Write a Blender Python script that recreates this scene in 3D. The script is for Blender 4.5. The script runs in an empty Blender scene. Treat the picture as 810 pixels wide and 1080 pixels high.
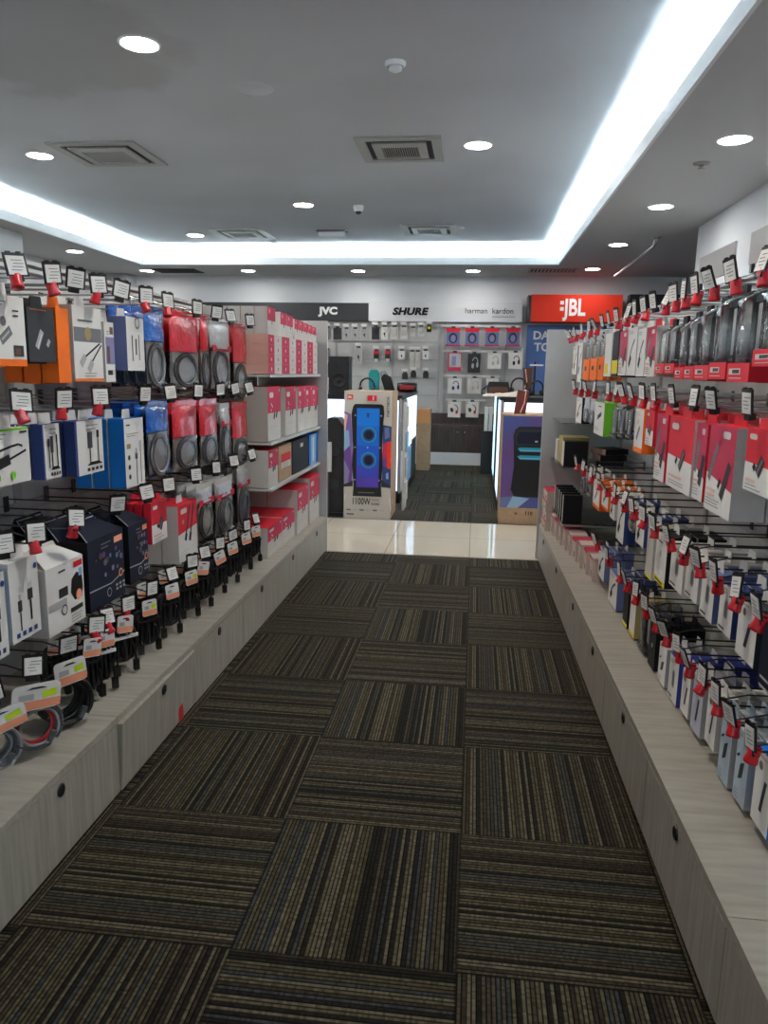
import bpy, math, random
from mathutils import Vector, Matrix, noise
random.seed(11)
PI = math.pi
SC = bpy.context.scene
COL = SC.collection

# ------------------------------------------------------------------ camera model (810x1080 frame)
F, YAW, PITCH, ROLL, EYE = 793.156, .117153, .183739, .016570, 1.26518
_cy, _sy, _cp, _sp = math.cos(YAW), math.sin(YAW), math.cos(PITCH), math.sin(PITCH)
_fw = Vector((-_sy*_cp, _cy*_cp, -_sp)); _r0 = Vector((_cy, _sy, 0)); _u0 = _r0.cross(_fw)
_c, _s = math.cos(ROLL), math.sin(ROLL)
_rt = _c*_r0 + _s*_u0; _up = -_s*_r0 + _c*_u0
O = Vector((0, 0, EYE))
def ray(px, py): return _fw + (px-405)/F*_rt - (py-540)/F*_up
def on_x(px, py, x): d = ray(px, py); return O + d*(x/d.x)
def on_y(px, py, y): d = ray(px, py); return O + d*(y/d.y)
def on_z(px, py, z): d = ray(px, py); return O + d*((z-EYE)/d.z)
RA = math.atan(.0118); RB = .53                                  # the right rack stands at a slight angle
def RW(dx, y, z=0): return Vector((RB + dx*math.cos(RA) - y*math.sin(RA), dx*math.sin(RA) + y*math.cos(RA), z))
def on_r(px, py, dx):                                            # returns (y along the rack, z)
    d = ray(px, py); t = (dx + RB*math.cos(RA))/(d.x*math.cos(RA) + d.y*math.sin(RA))
    p = O + d*t
    return (-(p.x-RB)*math.sin(RA) + p.y*math.cos(RA), p.z)

# ------------------------------------------------------------------ materials
MATS = {}
def mat(name, col=(.8,.8,.8), rough=.5, metal=0., emit=None, es=0., spec=.5, coat=0.):
    if name in MATS: return MATS[name]
    if name.endswith(('_card','_print')): rough, spec = .6, .22
    m = bpy.data.materials.new(name); m.use_nodes = True
    b = m.node_tree.nodes['Principled BSDF']
    b.inputs['Base Color'].default_value = (*col, 1); b.inputs['Roughness'].default_value = rough
    b.inputs['Metallic'].default_value = metal; b.inputs['Specular IOR Level'].default_value = spec
    b.inputs['Coat Weight'].default_value = coat
    if emit: b.inputs['Emission Color'].default_value = (*emit, 1); b.inputs['Emission Strength'].default_value = es
    MATS[name] = m
    return m
def nodes(m): return m.node_tree.nodes, m.node_tree.links, m.node_tree.nodes['Principled BSDF']
def bump(m, scale, strength, dist=.01, detail=3, stretch=(1,1,1)):
    N, L, b = nodes(m)
    tc = N.new('ShaderNodeTexCoord'); mp = N.new('ShaderNodeMapping'); mp.inputs['Scale'].default_value = stretch
    n = N.new('ShaderNodeTexNoise'); n.inputs['Scale'].default_value = scale; n.inputs['Detail'].default_value = detail
    bp = N.new('ShaderNodeBump'); bp.inputs['Strength'].default_value = strength; bp.inputs['Distance'].default_value = dist
    L.new(tc.outputs['Object'], mp.inputs[0]); L.new(mp.outputs[0], n.inputs['Vector'])
    L.new(n.outputs['Fac'], bp.inputs['Height']); L.new(bp.outputs[0], b.inputs['Normal'])
def vary(m, c1, c2, scale, stretch=(1,1,1), detail=4, lo=.35, hi=.65):
    N, L, b = nodes(m)
    tc = N.new('ShaderNodeTexCoord'); mp = N.new('ShaderNodeMapping'); mp.inputs['Scale'].default_value = stretch
    n = N.new('ShaderNodeTexNoise'); n.inputs['Scale'].default_value = scale; n.inputs['Detail'].default_value = detail
    r = N.new('ShaderNodeValToRGB'); r.color_ramp.elements[0].position = lo; r.color_ramp.elements[1].position = hi
    r.color_ramp.elements[0].color = (*c1, 1); r.color_ramp.elements[1].color = (*c2, 1)
    L.new(tc.outputs['Object'], mp.inputs[0]); L.new(mp.outputs[0], n.inputs['Vector'])
    L.new(n.outputs['Fac'], r.inputs[0]); L.new(r.outputs[0], b.inputs['Base Color'])

white = mat('white_card', (.74,.73,.70), .45)
offw = mat('offwhite_card', (.60,.58,.54), .5)
pale = mat('pale_grey_card', (.42,.42,.42), .5)
grey = mat('grey_print', (.16,.165,.175), .5)
dgrey = mat('charcoal_card', (.035,.038,.042), .45)
black = mat('black_print', (.008,.008,.010), .4)
blackp = mat('black_plastic', (.006,.006,.007), .32)
rubber = mat('black_rubber', (.007,.007,.008), .5)
redc = mat('red_card', (.62,.018,.035), .38)
redp = mat('red_plastic', (.58,.008,.018), .3, coat=.3)
pinkred = mat('crimson_card', (.50,.03,.075), .4)
orange = mat('orange_card', (.85,.16,.012), .45)
peach = mat('peach_card', (.86,.33,.19), .5)
yellow = mat('yellow_print', (.85,.70,.03), .5)
lime = mat('lime_sticker', (.62,.80,.02), .5)
green = mat('green_card', (.16,.55,.03), .45)
teal = mat('teal_card', (.03,.33,.32), .5)
blue = mat('blue_card', (.008,.16,.50), .4)
navy = mat('navy_card', (.035,.06,.20), .45)
dnavy = mat('dark_navy_card', (.010,.013,.030), .4)
slate = mat('slate_blue_card', (.13,.165,.33), .45)
lilac = mat('lilac_print', (.22,.20,.36), .5)
kraft = mat('kraft_cardboard', (.40,.265,.155), .75); vary(kraft, (.37,.24,.14), (.43,.29,.17), 30)
khaki = mat('khaki_card', (.36,.29,.13), .6)
pinkc = mat('salmon_print', (.72,.42,.34), .5)
skyblue = mat('sky_blue_print', (.25,.42,.60), .4)
cyanm = mat('cyan_print', (.02,.30,.42), .4)
purple = mat('purple_print', (.14,.06,.26), .45)
violet = mat('violet_print', (.20,.13,.38), .45)
pblue = mat('speaker_blue_print', (.015,.10,.42), .4)
brightblue = mat('bright_blue_print', (.01,.17,.62), .4)
brown = mat('brown_leather', (.10,.035,.018), .5)
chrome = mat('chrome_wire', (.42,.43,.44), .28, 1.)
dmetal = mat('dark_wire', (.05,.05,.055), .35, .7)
cablegrey = mat('grey_cable', (.09,.093,.10), .4)
cablelight = mat('light_grey_cable', (.25,.25,.26), .4)
cableblack = mat('black_cable', (.008,.008,.009), .38)
silver = mat('silver_foil', (.62,.62,.62), .3, .75); bump(silver, 60, .5, .01)
foilred = mat('red_foil', (.60,.010,.025), .22, coat=.5); bump(foilred, 55, .45, .01)
foilblue = mat('blue_foil', (.006,.10,.42), .22, coat=.5); bump(foilblue, 55, .5, .01)
panel = mat('grey_metal_panel', (.52,.52,.51), .45, .15)
upright = mat('grey_metal_upright', (.40,.40,.40), .4, .4)
shelfm = mat('white_metal_shelf', (.62,.62,.60), .4)
endm = mat('light_grey_laminate', (.47,.48,.48), .4)
paint = mat('white_paint', (.66,.69,.72), .7); bump(paint, 200, .05, .002)
ceilm = mat('ceiling_paint', (.50,.525,.56), .85)
soffm = mat('soffit_paint', (.52,.525,.53), .85)
trimw = mat('white_trim_paint', (.80,.82,.83), .6)
ventm = mat('vent_metal', (.34,.34,.32), .5)
ventd = mat('vent_dark', (.03,.03,.03), .7)
signblack = mat('sign_black', (.012,.013,.016), .35)
signwhite = mat('sign_white', (.60,.62,.64), .4)
signred = mat('sign_orange_red', (.70,.040,.018), .7, spec=.2)
signletter = mat('sign_letter_white', (.85,.85,.85), .4)
posterblue = mat('poster_blue', (.07,.16,.42), .45)
darkwood = mat('dark_wood', (.045,.03,.028), .45); vary(darkwood, (.035,.023,.021), (.085,.06,.055), 6, (9,9,.6))
ledwhite = mat('cove_led_light', (.9,.95,1), .5, emit=(.80,.95,1.0), es=95.)
lampm = mat('downlight_lens', (.9,.9,.9), .5, emit=(1.0,.93,.83), es=120.)
lamps = mat('soffit_downlight_lens', (.9,.9,.9), .5, emit=(1.0,.95,.90), es=38.)
screen = mat('lit_white_panel', (.8,.85,.9), .3, emit=(.62,.76,1.0), es=.72)
screency = mat('lit_cyan_edge', (.6,.85,.9), .3, emit=(.45,.85,.92), es=.75)
screenblue = mat('lit_blue_panel', (.4,.5,.8), .3, emit=(.38,.50,1.0), es=1.7)

wood = mat('whitewashed_wood', (.36,.34,.30), .5)
vary(wood, (.28,.258,.212), (.39,.36,.30), 5, (14,14,.8), 6, .3, .7)
topw = mat('whitewashed_worktop', (.40,.38,.335), .42)
vary(topw, (.30,.277,.23), (.40,.37,.31), 6, (9,1,9), 6, .3, .7)

def clear_mat(name, tint, gl=.14, rough=.08):
    m = bpy.data.materials.new(name); m.use_nodes = True
    N, L = m.node_tree.nodes, m.node_tree.links
    N.clear()
    o = N.new('ShaderNodeOutputMaterial'); mx = N.new('ShaderNodeMixShader')
    t = N.new('ShaderNodeBsdfTransparent'); t.inputs[0].default_value = (*tint, 1)
    g = N.new('ShaderNodeBsdfGlossy'); g.inputs['Roughness'].default_value = rough
    fr = N.new('ShaderNodeFresnel'); fr.inputs[0].default_value = 1.45
    ad = N.new('ShaderNodeMath'); ad.operation = 'ADD'; ad.inputs[1].default_value = gl
    tc = N.new('ShaderNodeTexCoord'); n = N.new('ShaderNodeTexNoise'); n.inputs['Scale'].default_value = 45
    bp = N.new('ShaderNodeBump'); bp.inputs['Strength'].default_value = .4; bp.inputs['Distance'].default_value = .01
    L.new(tc.outputs['Object'], n.inputs['Vector']); L.new(n.outputs['Fac'], bp.inputs['Height'])
    L.new(bp.outputs[0], g.inputs['Normal'])
    L.new(fr.outputs[0], ad.inputs[0]); L.new(ad.outputs[0], mx.inputs[0])
    L.new(t.outputs[0], mx.inputs[1]); L.new(g.outputs[0], mx.inputs[2]); L.new(mx.outputs[0], o.inputs[0])
    MATS[name] = m
    return m
film = clear_mat('clear_film', (.97,.98,.98), .05)
glassm = clear_mat('shelf_glass', (.80,.90,.88), .10, .02)

def carpet():
    m = mat('striped_carpet', (.05,.045,.035), .95, spec=.1)
    N, L, b = nodes(m)
    b.inputs['Sheen Weight'].default_value = .07; b.inputs['Sheen Roughness'].default_value = .4; b.inputs['Sheen Tint'].default_value = (.92,.92,.78,1)
    g = N.new('ShaderNodeNewGeometry'); sp = N.new('ShaderNodeSeparateXYZ'); L.new(g.outputs['Position'], sp.inputs[0])
    def M(op, a, c=None, d=None):
        n = N.new('ShaderNodeMath'); n.operation = op
        for i, v in enumerate((a, c, d)):
            if v is None: continue
            if isinstance(v, (int, float)): n.inputs[i].default_value = v
            else: L.new(v, n.inputs[i])
        return n.outputs[0]
    X = M('SUBTRACT', sp.outputs[0], .0059); Y = M('SUBTRACT', sp.outputs[1], 1.4178)
    cx, cy = M('DIVIDE', X, .5), M('DIVIDE', Y, .5)
    ix, iy = M('FLOOR', cx), M('FLOOR', cy)
    par = M('FLOORED_MODULO', M('ADD', ix, iy), 2.)
    s = M('ADD', M('MULTIPLY', par, X), M('MULTIPLY', M('SUBTRACT', 1., par), Y))
    t = M('ADD', M('MULTIPLY', par, Y), M('MULTIPLY', M('SUBTRACT', 1., par), X))
    k = M('FLOOR', M('DIVIDE', s, .0102))
    wn = N.new('ShaderNodeTexWhiteNoise'); wn.noise_dimensions = '1D'; L.new(k, wn.inputs['W'])
    rp = N.new('ShaderNodeValToRGB'); rp.color_ramp.interpolation = 'CONSTANT'
    e = rp.color_ramp.elements
    e[0].position = 0; e[0].color = (.016,.013,.010,1)
    e[1].position = .14; e[1].color = (.045,.031,.021,1)
    for p, c in ((.28,(.100,.082,.046,1)), (.48,(.075,.060,.036,1)), (.64,(.046,.048,.050,1)), (.78,(.132,.110,.070,1)), (.92,(.060,.044,.030,1))):
        q = e.new(p); q.color = c
    L.new(wn.outputs['Value'], rp.inputs[0])
    # loops: short dashes along each stripe
    cb = N.new('ShaderNodeCombineXYZ'); L.new(k, cb.inputs[0]); L.new(M('FLOOR', M('DIVIDE', t, .006)), cb.inputs[1])
    w2 = N.new('ShaderNodeTexWhiteNoise'); w2.noise_dimensions = '2D'; L.new(cb.outputs[0], w2.inputs['Vector'])
    dash = M('ADD', M('MULTIPLY', w2.outputs['Value'], .7), .65)
    # thin dark rib between stripes, and the tile joints
    fr = M('FRACT', M('DIVIDE', s, .0102)); rib = M('ADD', M('MULTIPLY', M('GREATER_THAN', fr, .36), .86), .14)
    fx, fy = M('ABSOLUTE', M('SUBTRACT', M('FRACT', cx), .5)), M('ABSOLUTE', M('SUBTRACT', M('FRACT', cy), .5))
    jt = M('SUBTRACT', 1., M('MULTIPLY', M('GREATER_THAN', M('MAXIMUM', fx, fy), .4935), .55))
    val = M('MULTIPLY', M('MULTIPLY', dash, rib), jt)
    mx = N.new('ShaderNodeMix'); mx.data_type = 'RGBA'; mx.blend_type = 'MULTIPLY'; mx.inputs[0].default_value = 1
    val = M('MULTIPLY', val, .68)
    cc = N.new('ShaderNodeCombineColor')
    for i in range(3): L.new(val, cc.inputs[i])
    L.new(rp.outputs[0], mx.inputs[6]); L.new(cc.outputs[0], mx.inputs[7]); L.new(mx.outputs[2], b.inputs['Base Color'])
    bp = N.new('ShaderNodeBump'); bp.inputs['Strength'].default_value = .4; bp.inputs['Distance'].default_value = .003
    L.new(val, bp.inputs['Height']); L.new(bp.outputs[0], b.inputs['Normal'])
    return m
ZS, ZU, YB = 2.60, 2.84, 11.0
carpetm = carpet()
def tilefloor():
    m = mat('cream_polished_tile', (.62,.56,.46), .07, spec=.6)
    N, L, b = nodes(m)
    tc = N.new('ShaderNodeTexCoord'); br = N.new('ShaderNodeTexBrick'); br.offset = 0
    br.inputs['Scale'].default_value = 1; br.inputs['Brick Width'].default_value = .6; br.inputs['Row Height'].default_value = .6
    br.inputs['Mortar Size'].default_value = .003; br.inputs['Color1'].default_value = (.62,.57,.47,1); br.inputs['Color2'].default_value = (.58,.53,.43,1)
    br.inputs['Mortar'].default_value = (.30,.27,.22,1)
    L.new(tc.outputs['Object'], br.inputs['Vector']); L.new(br.outputs['Color'], b.inputs['Base Color'])
    return m
tilem = tilefloor()
# old water stain and patches on the ceiling paint
vary(ceilm, (.47,.49,.52), (.53,.555,.59), .8, detail=2)
def stain(m, c, r):
    N, L, b = nodes(m); src = b.inputs['Base Color'].links[0].from_socket
    g = N.new('ShaderNodeTexCoord'); d = N.new('ShaderNodeVectorMath'); d.operation = 'DISTANCE'; d.inputs[1].default_value = c
    n = N.new('ShaderNodeTexNoise'); n.inputs['Scale'].default_value = 2.2; n.inputs['Detail'].default_value = 4
    a = N.new('ShaderNodeMath'); a.operation = 'MULTIPLY_ADD'; a.inputs[1].default_value = .9; L.new(n.outputs['Fac'], a.inputs[0]); L.new(d.outputs['Value'], a.inputs[2])
    r_ = N.new('ShaderNodeMapRange'); r_.inputs[1].default_value = r+.35; r_.inputs[2].default_value = r+.5; r_.inputs[3].default_value = .30; r_.inputs[4].default_value = 0
    mx = N.new('ShaderNodeMix'); mx.data_type = 'RGBA'; mx.inputs[7].default_value = (.27,.27,.24,1)
    L.new(g.outputs['Object'], d.inputs[0]); L.new(g.outputs['Object'], n.inputs['Vector']); L.new(a.outputs[0], r_.inputs[0]); L.new(r_.outputs[0], mx.inputs[0]); L.new(src, mx.inputs[6]); L.new(mx.outputs[2], b.inputs['Base Color'])
stain(ceilm, tuple(on_z(20, 40, ZU)), .75)

# ------------------------------------------------------------------ mesh building
class MB:
    def __init__(s): s.v, s.f, s.m, s.sl, s.sm = [], [], [], [], []
    def mi(s, m):
        if m not in s.sl: s.sl.append(m)
        return s.sl.index(m)
    def face(s, pts, m, smooth=False):
        n = len(s.v); s.v += [tuple(p) for p in pts]; s.f.append(list(range(n, n+len(pts)))); s.m.append(s.mi(m)); s.sm.append(smooth)
    def raw(s, vs, fs, m, smooth=False):
        n = len(s.v); s.v += [tuple(p) for p in vs]
        mm = s.mi(m) if not isinstance(m, list) else None
        for i, f in enumerate(fs):
            s.f.append([n+k for k in f]); s.m.append(mm if mm is not None else s.mi(m[i])); s.sm.append(smooth)
        return s
    def box(s, x0, x1, y0, y1, z0, z1, m, **o):
        vs = [(x0,y0,z0),(x1,y0,z0),(x1,y1,z0),(x0,y1,z0),(x0,y0,z1),(x1,y0,z1),(x1,y1,z1),(x0,y1,z1)]
        fs = {'b':(0,3,2,1),'t':(4,5,6,7),'f':(0,1,5,4),'k':(2,3,7,6),'l':(3,0,4,7),'r':(1,2,6,5)}
        s.raw(vs, list(fs.values()), [o.get(k, m) for k in fs]); return s
    def prism(s, pts, a0, a1, m, axis='y', side=None):
        n = len(pts)
        def P(u, v, a): return {'y':(u,a,v),'x':(a,u,v),'z':(u,v,a)}[axis]
        vs = [P(u,v,a0) for u,v in pts] + [P(u,v,a1) for u,v in pts]
        fs = [list(range(n)), list(range(2*n-1, n-1, -1))] + [(i, n+i, n+(i+1)%n, (i+1)%n) for i in range(n)]
        s.raw(vs, fs, [m, m] + [side or m]*n); return s
    def tube(s, pts, r, m, n=6, closed=False, caps=True):
        pts = [Vector(p) for p in pts]; N = len(pts); vs = []; ref = None
        for i, p in enumerate(pts):
            a = pts[(i-1) % N] if (closed or i > 0) else p; b = pts[(i+1) % N] if (closed or i < N-1) else p
            t = (b-a); t = t.normalized() if t.length > 1e-9 else Vector((0,0,1))
            if ref is None: ref = Vector((0,0,1)) if abs(t.z) < .9 else Vector((1,0,0))
            u = ref - t*ref.dot(t)
            if u.length < 1e-6: u = t.orthogonal()
            u.normalize(); w = t.cross(u); ref = u
            rr = r[i] if isinstance(r, (list, tuple)) else r
            vs += [p + (u*math.cos(2*PI*k/n) + w*math.sin(2*PI*k/n))*rr for k in range(n)]
        fs = []
        for i in range(N if closed else N-1):
            j = (i+1) % N
            fs += [(i*n+k, i*n+(k+1)%n, j*n+(k+1)%n, j*n+k) for k in range(n)]
        s.raw(vs, fs, m, True)
        if caps and not closed:
            s.face(vs[:n][::-1], m); s.face(vs[-n:], m)
        return s
    def lathe(s, prof, m, n=20, c=(0,0,0), axis='z', ms=None):
        vs = []
        for r, h in prof:
            for k in range(n):
                a = 2*PI*k/n; x, y = r*math.cos(a), r*math.sin(a)
                q = (x, y, h) if axis == 'z' else (x, -h, y)          # 'y': height runs towards -Y (the front)
                vs.append((c[0]+q[0], c[1]+q[1], c[2]+q[2]))
        fs, mm = [], []
        for i in range(len(prof)-1):
            for k in range(n):
                fs.append((i*n+k, i*n+(k+1)%n, (i+1)*n+(k+1)%n, (i+1)*n+k)); mm.append(ms[i] if ms else m)
        n0 = len(s.v); s.raw(vs, fs, mm, True); return s
    def polys(s, L, y):                                                # flat print on a front face at depth y
        for i, (m, pts) in enumerate(L): s.face([(u, y - .00025*(i+1), v) for u, v in pts], m)
        return s
    def mesh(s, name):
        me = bpy.data.meshes.new(name); me.from_pydata(s.v, [], s.f)
        for m in s.sl: me.materials.append(m)
        me.polygons.foreach_set('material_index', s.m); me.polygons.foreach_set('use_smooth', s.sm)
        me.update(); return me
    def build(s, name, parent=None, loc=(0,0,0), rotz=0.):
        return put(name, s.mesh(name), parent, loc, rotz)
def put(name, me, parent=None, loc=(0,0,0), rotz=0.):
    o = bpy.data.objects.new(name, me); COL.objects.link(o)
    o.location = loc; o.rotation_euler = (0,0,rotz)
    if parent: o.parent = parent
    return o
def tag(o, label, cat, group=None):
    o['label'] = label; o['category'] = cat
    if group: o['group'] = group
    return o
def thing(name, label, cat, loc=(0,0,0), rotz=0., group=None):
    o = bpy.data.objects.new(name, None); COL.objects.link(o); o.empty_display_size = .05
    o.location = loc; o.rotation_euler = (0,0,rotz)
    return tag(o, label, cat, group)
def struct(name, mb, **k):
    o = mb.build(name, **k); o['kind'] = 'structure'; return o
def text(s, size, m, name, parent, loc, rot=(PI/2,0,0), ext=.002, bold=0., shear=0., sx=1., align='CENTER', space=1.):
    c = bpy.data.curves.new('t', 'FONT'); c.body = s; c.size = size; c.extrude = ext; c.offset = bold*size
    c.shear = shear; c.align_x = align; c.align_y = 'CENTER'; c.space_character = space; c.resolution_u = 3
    o = bpy.data.objects.new('t', c); COL.objects.link(o)
    me = bpy.data.meshes.new_from_object(o); bpy.data.objects.remove(o)
    me.transform(Matrix.Diagonal((sx,1,1,1))); me.materials.clear(); me.materials.append(m)
    o = put(name, me, parent, loc); o.rotation_euler = rot; return o

ORD = ['first','second','third','fourth','fifth','sixth','seventh','eighth','ninth','tenth','eleventh','twelfth','thirteenth',
       'fourteenth','fifteenth','sixteenth','seventeenth','eighteenth','nineteenth','twentieth'] + ['twenty-'+x for x in
       ('first','second','third','fourth','fifth','sixth','seventh','eighth','ninth')] + ['thirtieth'] + ['thirty-'+x for x in ('first','second','third','fourth','fifth','sixth')]
DEP = ['frontmost', 'second back', 'third back', 'fourth back', 'fifth back', 'sixth back']

# ------------------------------------------------------------------ room shell
struct('floor', MB().box(-6, 4.2, -3, 5.15, -.05, 0, carpetm).box(-6, 4.2, 6.385, YB, -.05, 0, carpetm))
struct('trim_floor_tiles', MB().box(-6, 4.2, -.617, .617, -.05, .002, tilem), loc=(0, 5.768, 0))
struct('wall_back', MB().box(-6, 4.2, YB, YB+.1, 0, ZS+.3, paint))
struct('wall_left', MB().box(-5.56, -5.46, -3, YB, 0, ZS+.3, paint))
struct('wall_left_block', MB().box(-5.46, -4.68, -3, 7.6, 0, ZS, paint))
struct('wall_right', MB().box(1.95, 2.1, -3, 7.46, 0, ZS, paint))
struct('wall_right_recess', MB().box(4.1, 4.2, -3, YB, 0, ZS+.3, paint))
struct('trim_pilaster', MB().box(-5.46, -5.02, 10.68, YB, 0, ZS, mat('pilaster_grey', (.42,.44,.46), .7)))
struct('ceiling', MB().box(-4.75, 1.30, -3, 10.15, ZU, ZU+.08, ceilm))
XL_, XR_, YC = -4.40, .95, 9.82
def soffit(name, x0, x1, y0, y1): struct(name, MB().box(x0, x1, y0, y1, ZS, ZS+.02, soffm))
soffit('trim_soffit_right', XR_+.02, 4.2, -3, YB); soffit('trim_soffit_left', -5.56, XL_-.02, -3, YB)
soffit('trim_soffit_back', XL_-.02, XR_+.02, YC+.02, YB)
struct('trim_lip_right', MB().box(XR_, XR_+.02, -3, YC+.02, ZS, ZS+.092, trimw))
struct('trim_lip_left', MB().box(XL_-.02, XL_, -3, YC+.02, ZS, ZS+.092, trimw))
struct('trim_lip_back', MB().box(XL_+.0001, XR_-.0001, YC, YC+.0199, ZS, ZS+.092, trimw))
struct('trim_cove_right', MB().box(XR_+.30, XR_+.32, -3, 10.15, ZS+.02, ZU, trimw))
struct('trim_cove_left', MB().box(XL_-.32, XL_-.30, -3, 10.15, ZS+.02, ZU, trimw))
struct('trim_cove_back', MB().box(XL_-.3, XR_+.3, 10.12, 10.14, ZS+.02, ZU, trimw))
struct('trim_led_right', MB().box(XR_+.10, XR_+.125, -3, YC+.1, ZS+.021, ZS+.032, ledwhite))
struct('trim_led_left', MB().box(XL_-.125, XL_-.10, -3, YC+.1, ZS+.021, ZS+.032, ledwhite))
struct('trim_led_back', MB().box(XL_, XR_, YC+.10, YC+.125, ZS+.021, ZS+.032, ledwhite))

# ------------------------------------------------------------------ ceiling fittings
def downlight(x, y, z, label):
    t = thing('downlight', label, 'light', (x, y, z), 0, 'round ceiling downlights')
    MB().lathe([(.088,-.0005),(.090,-.006),(.100,-.006),(.104,-.0005)], trimw, 24).build('trim_ring', t)
    MB().lathe([(.0005,-.0045),(.05,-.0045),(.087,-.003)], lampm if z > 2.7 else lamps, 24).build('lens', t)
for i, (x, y, l) in enumerate([(-1.713,3.895,'round white downlight nearest the camera in the raised ceiling'),
        (-3.352,5.747,'round downlight left of the large left ceiling vent'), (-.05,5.683,'round downlight right of the central ceiling vent'),
        (-1.717,7.521,'round downlight left of the small ceiling camera'), (-3.398,9.105,'small far downlight beside the far left ceiling vent')]):
    downlight(x, y, ZU, l)
for x, y, l in [(1.412,6.563,'largest downlight in the lowered ceiling on the right'), (1.404,8.369,'middle downlight in the lowered ceiling on the right'),
        (1.422,10.22,'farthest right downlight above the red sign'), (-4.725,8.721,'downlight in the lowered ceiling on the left'),
        (-4.60,10.42,'leftmost downlight above the back wall signs'), (-3.15,10.42,'second downlight from left above the back wall signs'),
        (-1.63,10.42,'downlight above the black sign on back wall'), (-.095,10.42,'downlight above the white sign on back wall')]:
    downlight(x, y, ZS, l)
# the same fittings further towards the camera and behind it, outside the frame
for x, y, z in [(-.05,2.0,ZU), (-3.35,2.0,ZU), (1.41,3.0,ZS), (1.41,4.8,ZS), (-4.6,5.5,ZS)]:
    downlight(x, y, z, 'round white ceiling downlight outside the picture near the camera')

def vent(x, y, z, label, w=.60, d=.60, n=16):
    t = thing('ceiling_vent', label, 'vent', (x, y, z)); a, b = w/2, d/2
    f = MB()
    for (x0,x1,y0,y1) in ((-a,a,-b,-b+.07),(-a,a,b-.07,b),(-a,-a+.07,-b+.07,b-.07),(a-.07,a,-b+.07,b-.07)): f.box(x0,x1,y0,y1,-.014,0,ventm)
    f.build('frame', t)
    MB().box(-a+.07,a-.07,-b+.07,b-.07,-.003,-.0005,ventd).build('duct', t)
    i = MB(); c, e = a-.11, b-.11
    for (x0,x1,y0,y1) in ((-c,c,-e,-e+.09),(-c,c,e-.03,e),(-c,-c+.06,-e+.09,e-.03),(c-.06,c,-e+.09,e-.03)): i.box(x0,x1,y0,y1,-.02,-.008,ventm)
    for k in range(n):
        u = -c+.06+(k+.5)*(2*c-.12)/n; i.box(u-.003,u+.003,-e+.09,e-.03,-.016,-.006,ventm)
    i.build('grille', t)
vent(-2.79, 5.73, ZU, 'large square ceiling vent on the left with fine mesh grille', .66, .62, 30)
vent(-.596, 5.741, ZU, 'square ceiling vent at top centre with slatted grille')
vent(-2.78, 8.997, ZU, 'far left square ceiling vent near the glowing back cove', .62, .6)
vent(-.58, 8.823, ZU, 'far square ceiling vent right of the emergency light', .60, .6)
def slot_vent(x, y, label, m1):
    t = thing('slot_vent', label, 'vent', (x, y, ZS))
    MB().box(-.30,.30,-.17,.17,-.004,0,ventd).build('duct', t)
    f = MB()
    for k in range(13): u = -.288+k*.048; f.box(u-.010,u+.010,-.17,.17,-.012,-.004,m1)
    f.box(-.31,.31,-.185,-.17,-.012,0,m1).box(-.31,.31,.17,.185,-.012,0,m1); f.build('grille', t)
slot_vent(.93, 10.32, 'slotted air vent in lowered ceiling above the red sign', ventm)
slot_vent(-4.15, 10.4, 'dark slotted air vent in lowered ceiling above the black sign', dgrey)
t = thing('smoke_detector', 'white round smoke detector near the top centre of ceiling', 'detector', (-.476,4.221,ZU))
MB().lathe([(.055,0),(.055,-.012),(.045,-.022)], trimw, 20).build('base', t)
MB().lathe([(.036,-.022),(.034,-.036),(.018,-.044),(.0005,-.045)], trimw, 20).build('sensor', t)
t = thing('security_camera', 'small white dome camera with black lens on the ceiling', 'camera', (-1.19,7.585,ZU))
MB().lathe([(.05,0),(.05,-.02),(.042,-.045),(.032,-.055)], trimw, 18).build('housing', t)
MB().lathe([(.033,-.05),(.030,-.066),(.018,-.078),(.0005,-.082)], blackp, 16).build('lens', t)
t = thing('emergency_light', 'slim white emergency light fixed to the ceiling', 'light', (-1.69,8.85,ZU))
MB().box(-.17,.17,-.05,.05,-.02,0,grey).build('bracket', t); MB().box(-.15,.15,-.04,.04,-.06,-.02,trimw).build('diffuser', t)
t = thing('sprinkler_head', 'brownish round sprinkler on the lowered right ceiling', 'sprinkler', (1.366,5.288,ZS))
MB().lathe([(.055,.004),(.05,-.008),(.02,-.012)], ventm, 18).build('rosette', t); MB().lathe([(.012,-.012),(.010,-.03),(.024,-.033),(.0005,-.036)], ventm, 12).build('nozzle', t)
for x, y, l in ((-1.315,4.517,'large faint round blanking plate near the front downlight'), (-.30,8.75,'faint round blanking plate beside the far vent')):
    tag(MB().lathe([(.11,-.0005),(.108,-.004),(.0005,-.004)], ceilm, 28).build('blanking_plate', None, (x,y,ZU)), l, 'plate')
tag(MB().lathe([(.05,0),(.045,-.012),(.02,-.02),(.0005,-.021)], trimw, 16).build('heat_sensor', None, (-2.55,9.55,ZU)), 'small white sensor dome near the far left cove', 'sensor')
a, b = Vector((1.684,7.934,ZS)), on_y(649,291,9.6)
t = thing('ceiling_rod', 'chrome rod slanting down from the lowered ceiling on the right', 'rod', a)
MB().lathe([(.05,0),(.05,-.012),(.025,-.02)], chrome, 16).build('mount', t)
MB().tube([(0,0,-.015),(0,.0,-.05),(.003,.06,-.075),tuple(b-a)], .018, chrome, 10).build('bar', t)

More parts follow.
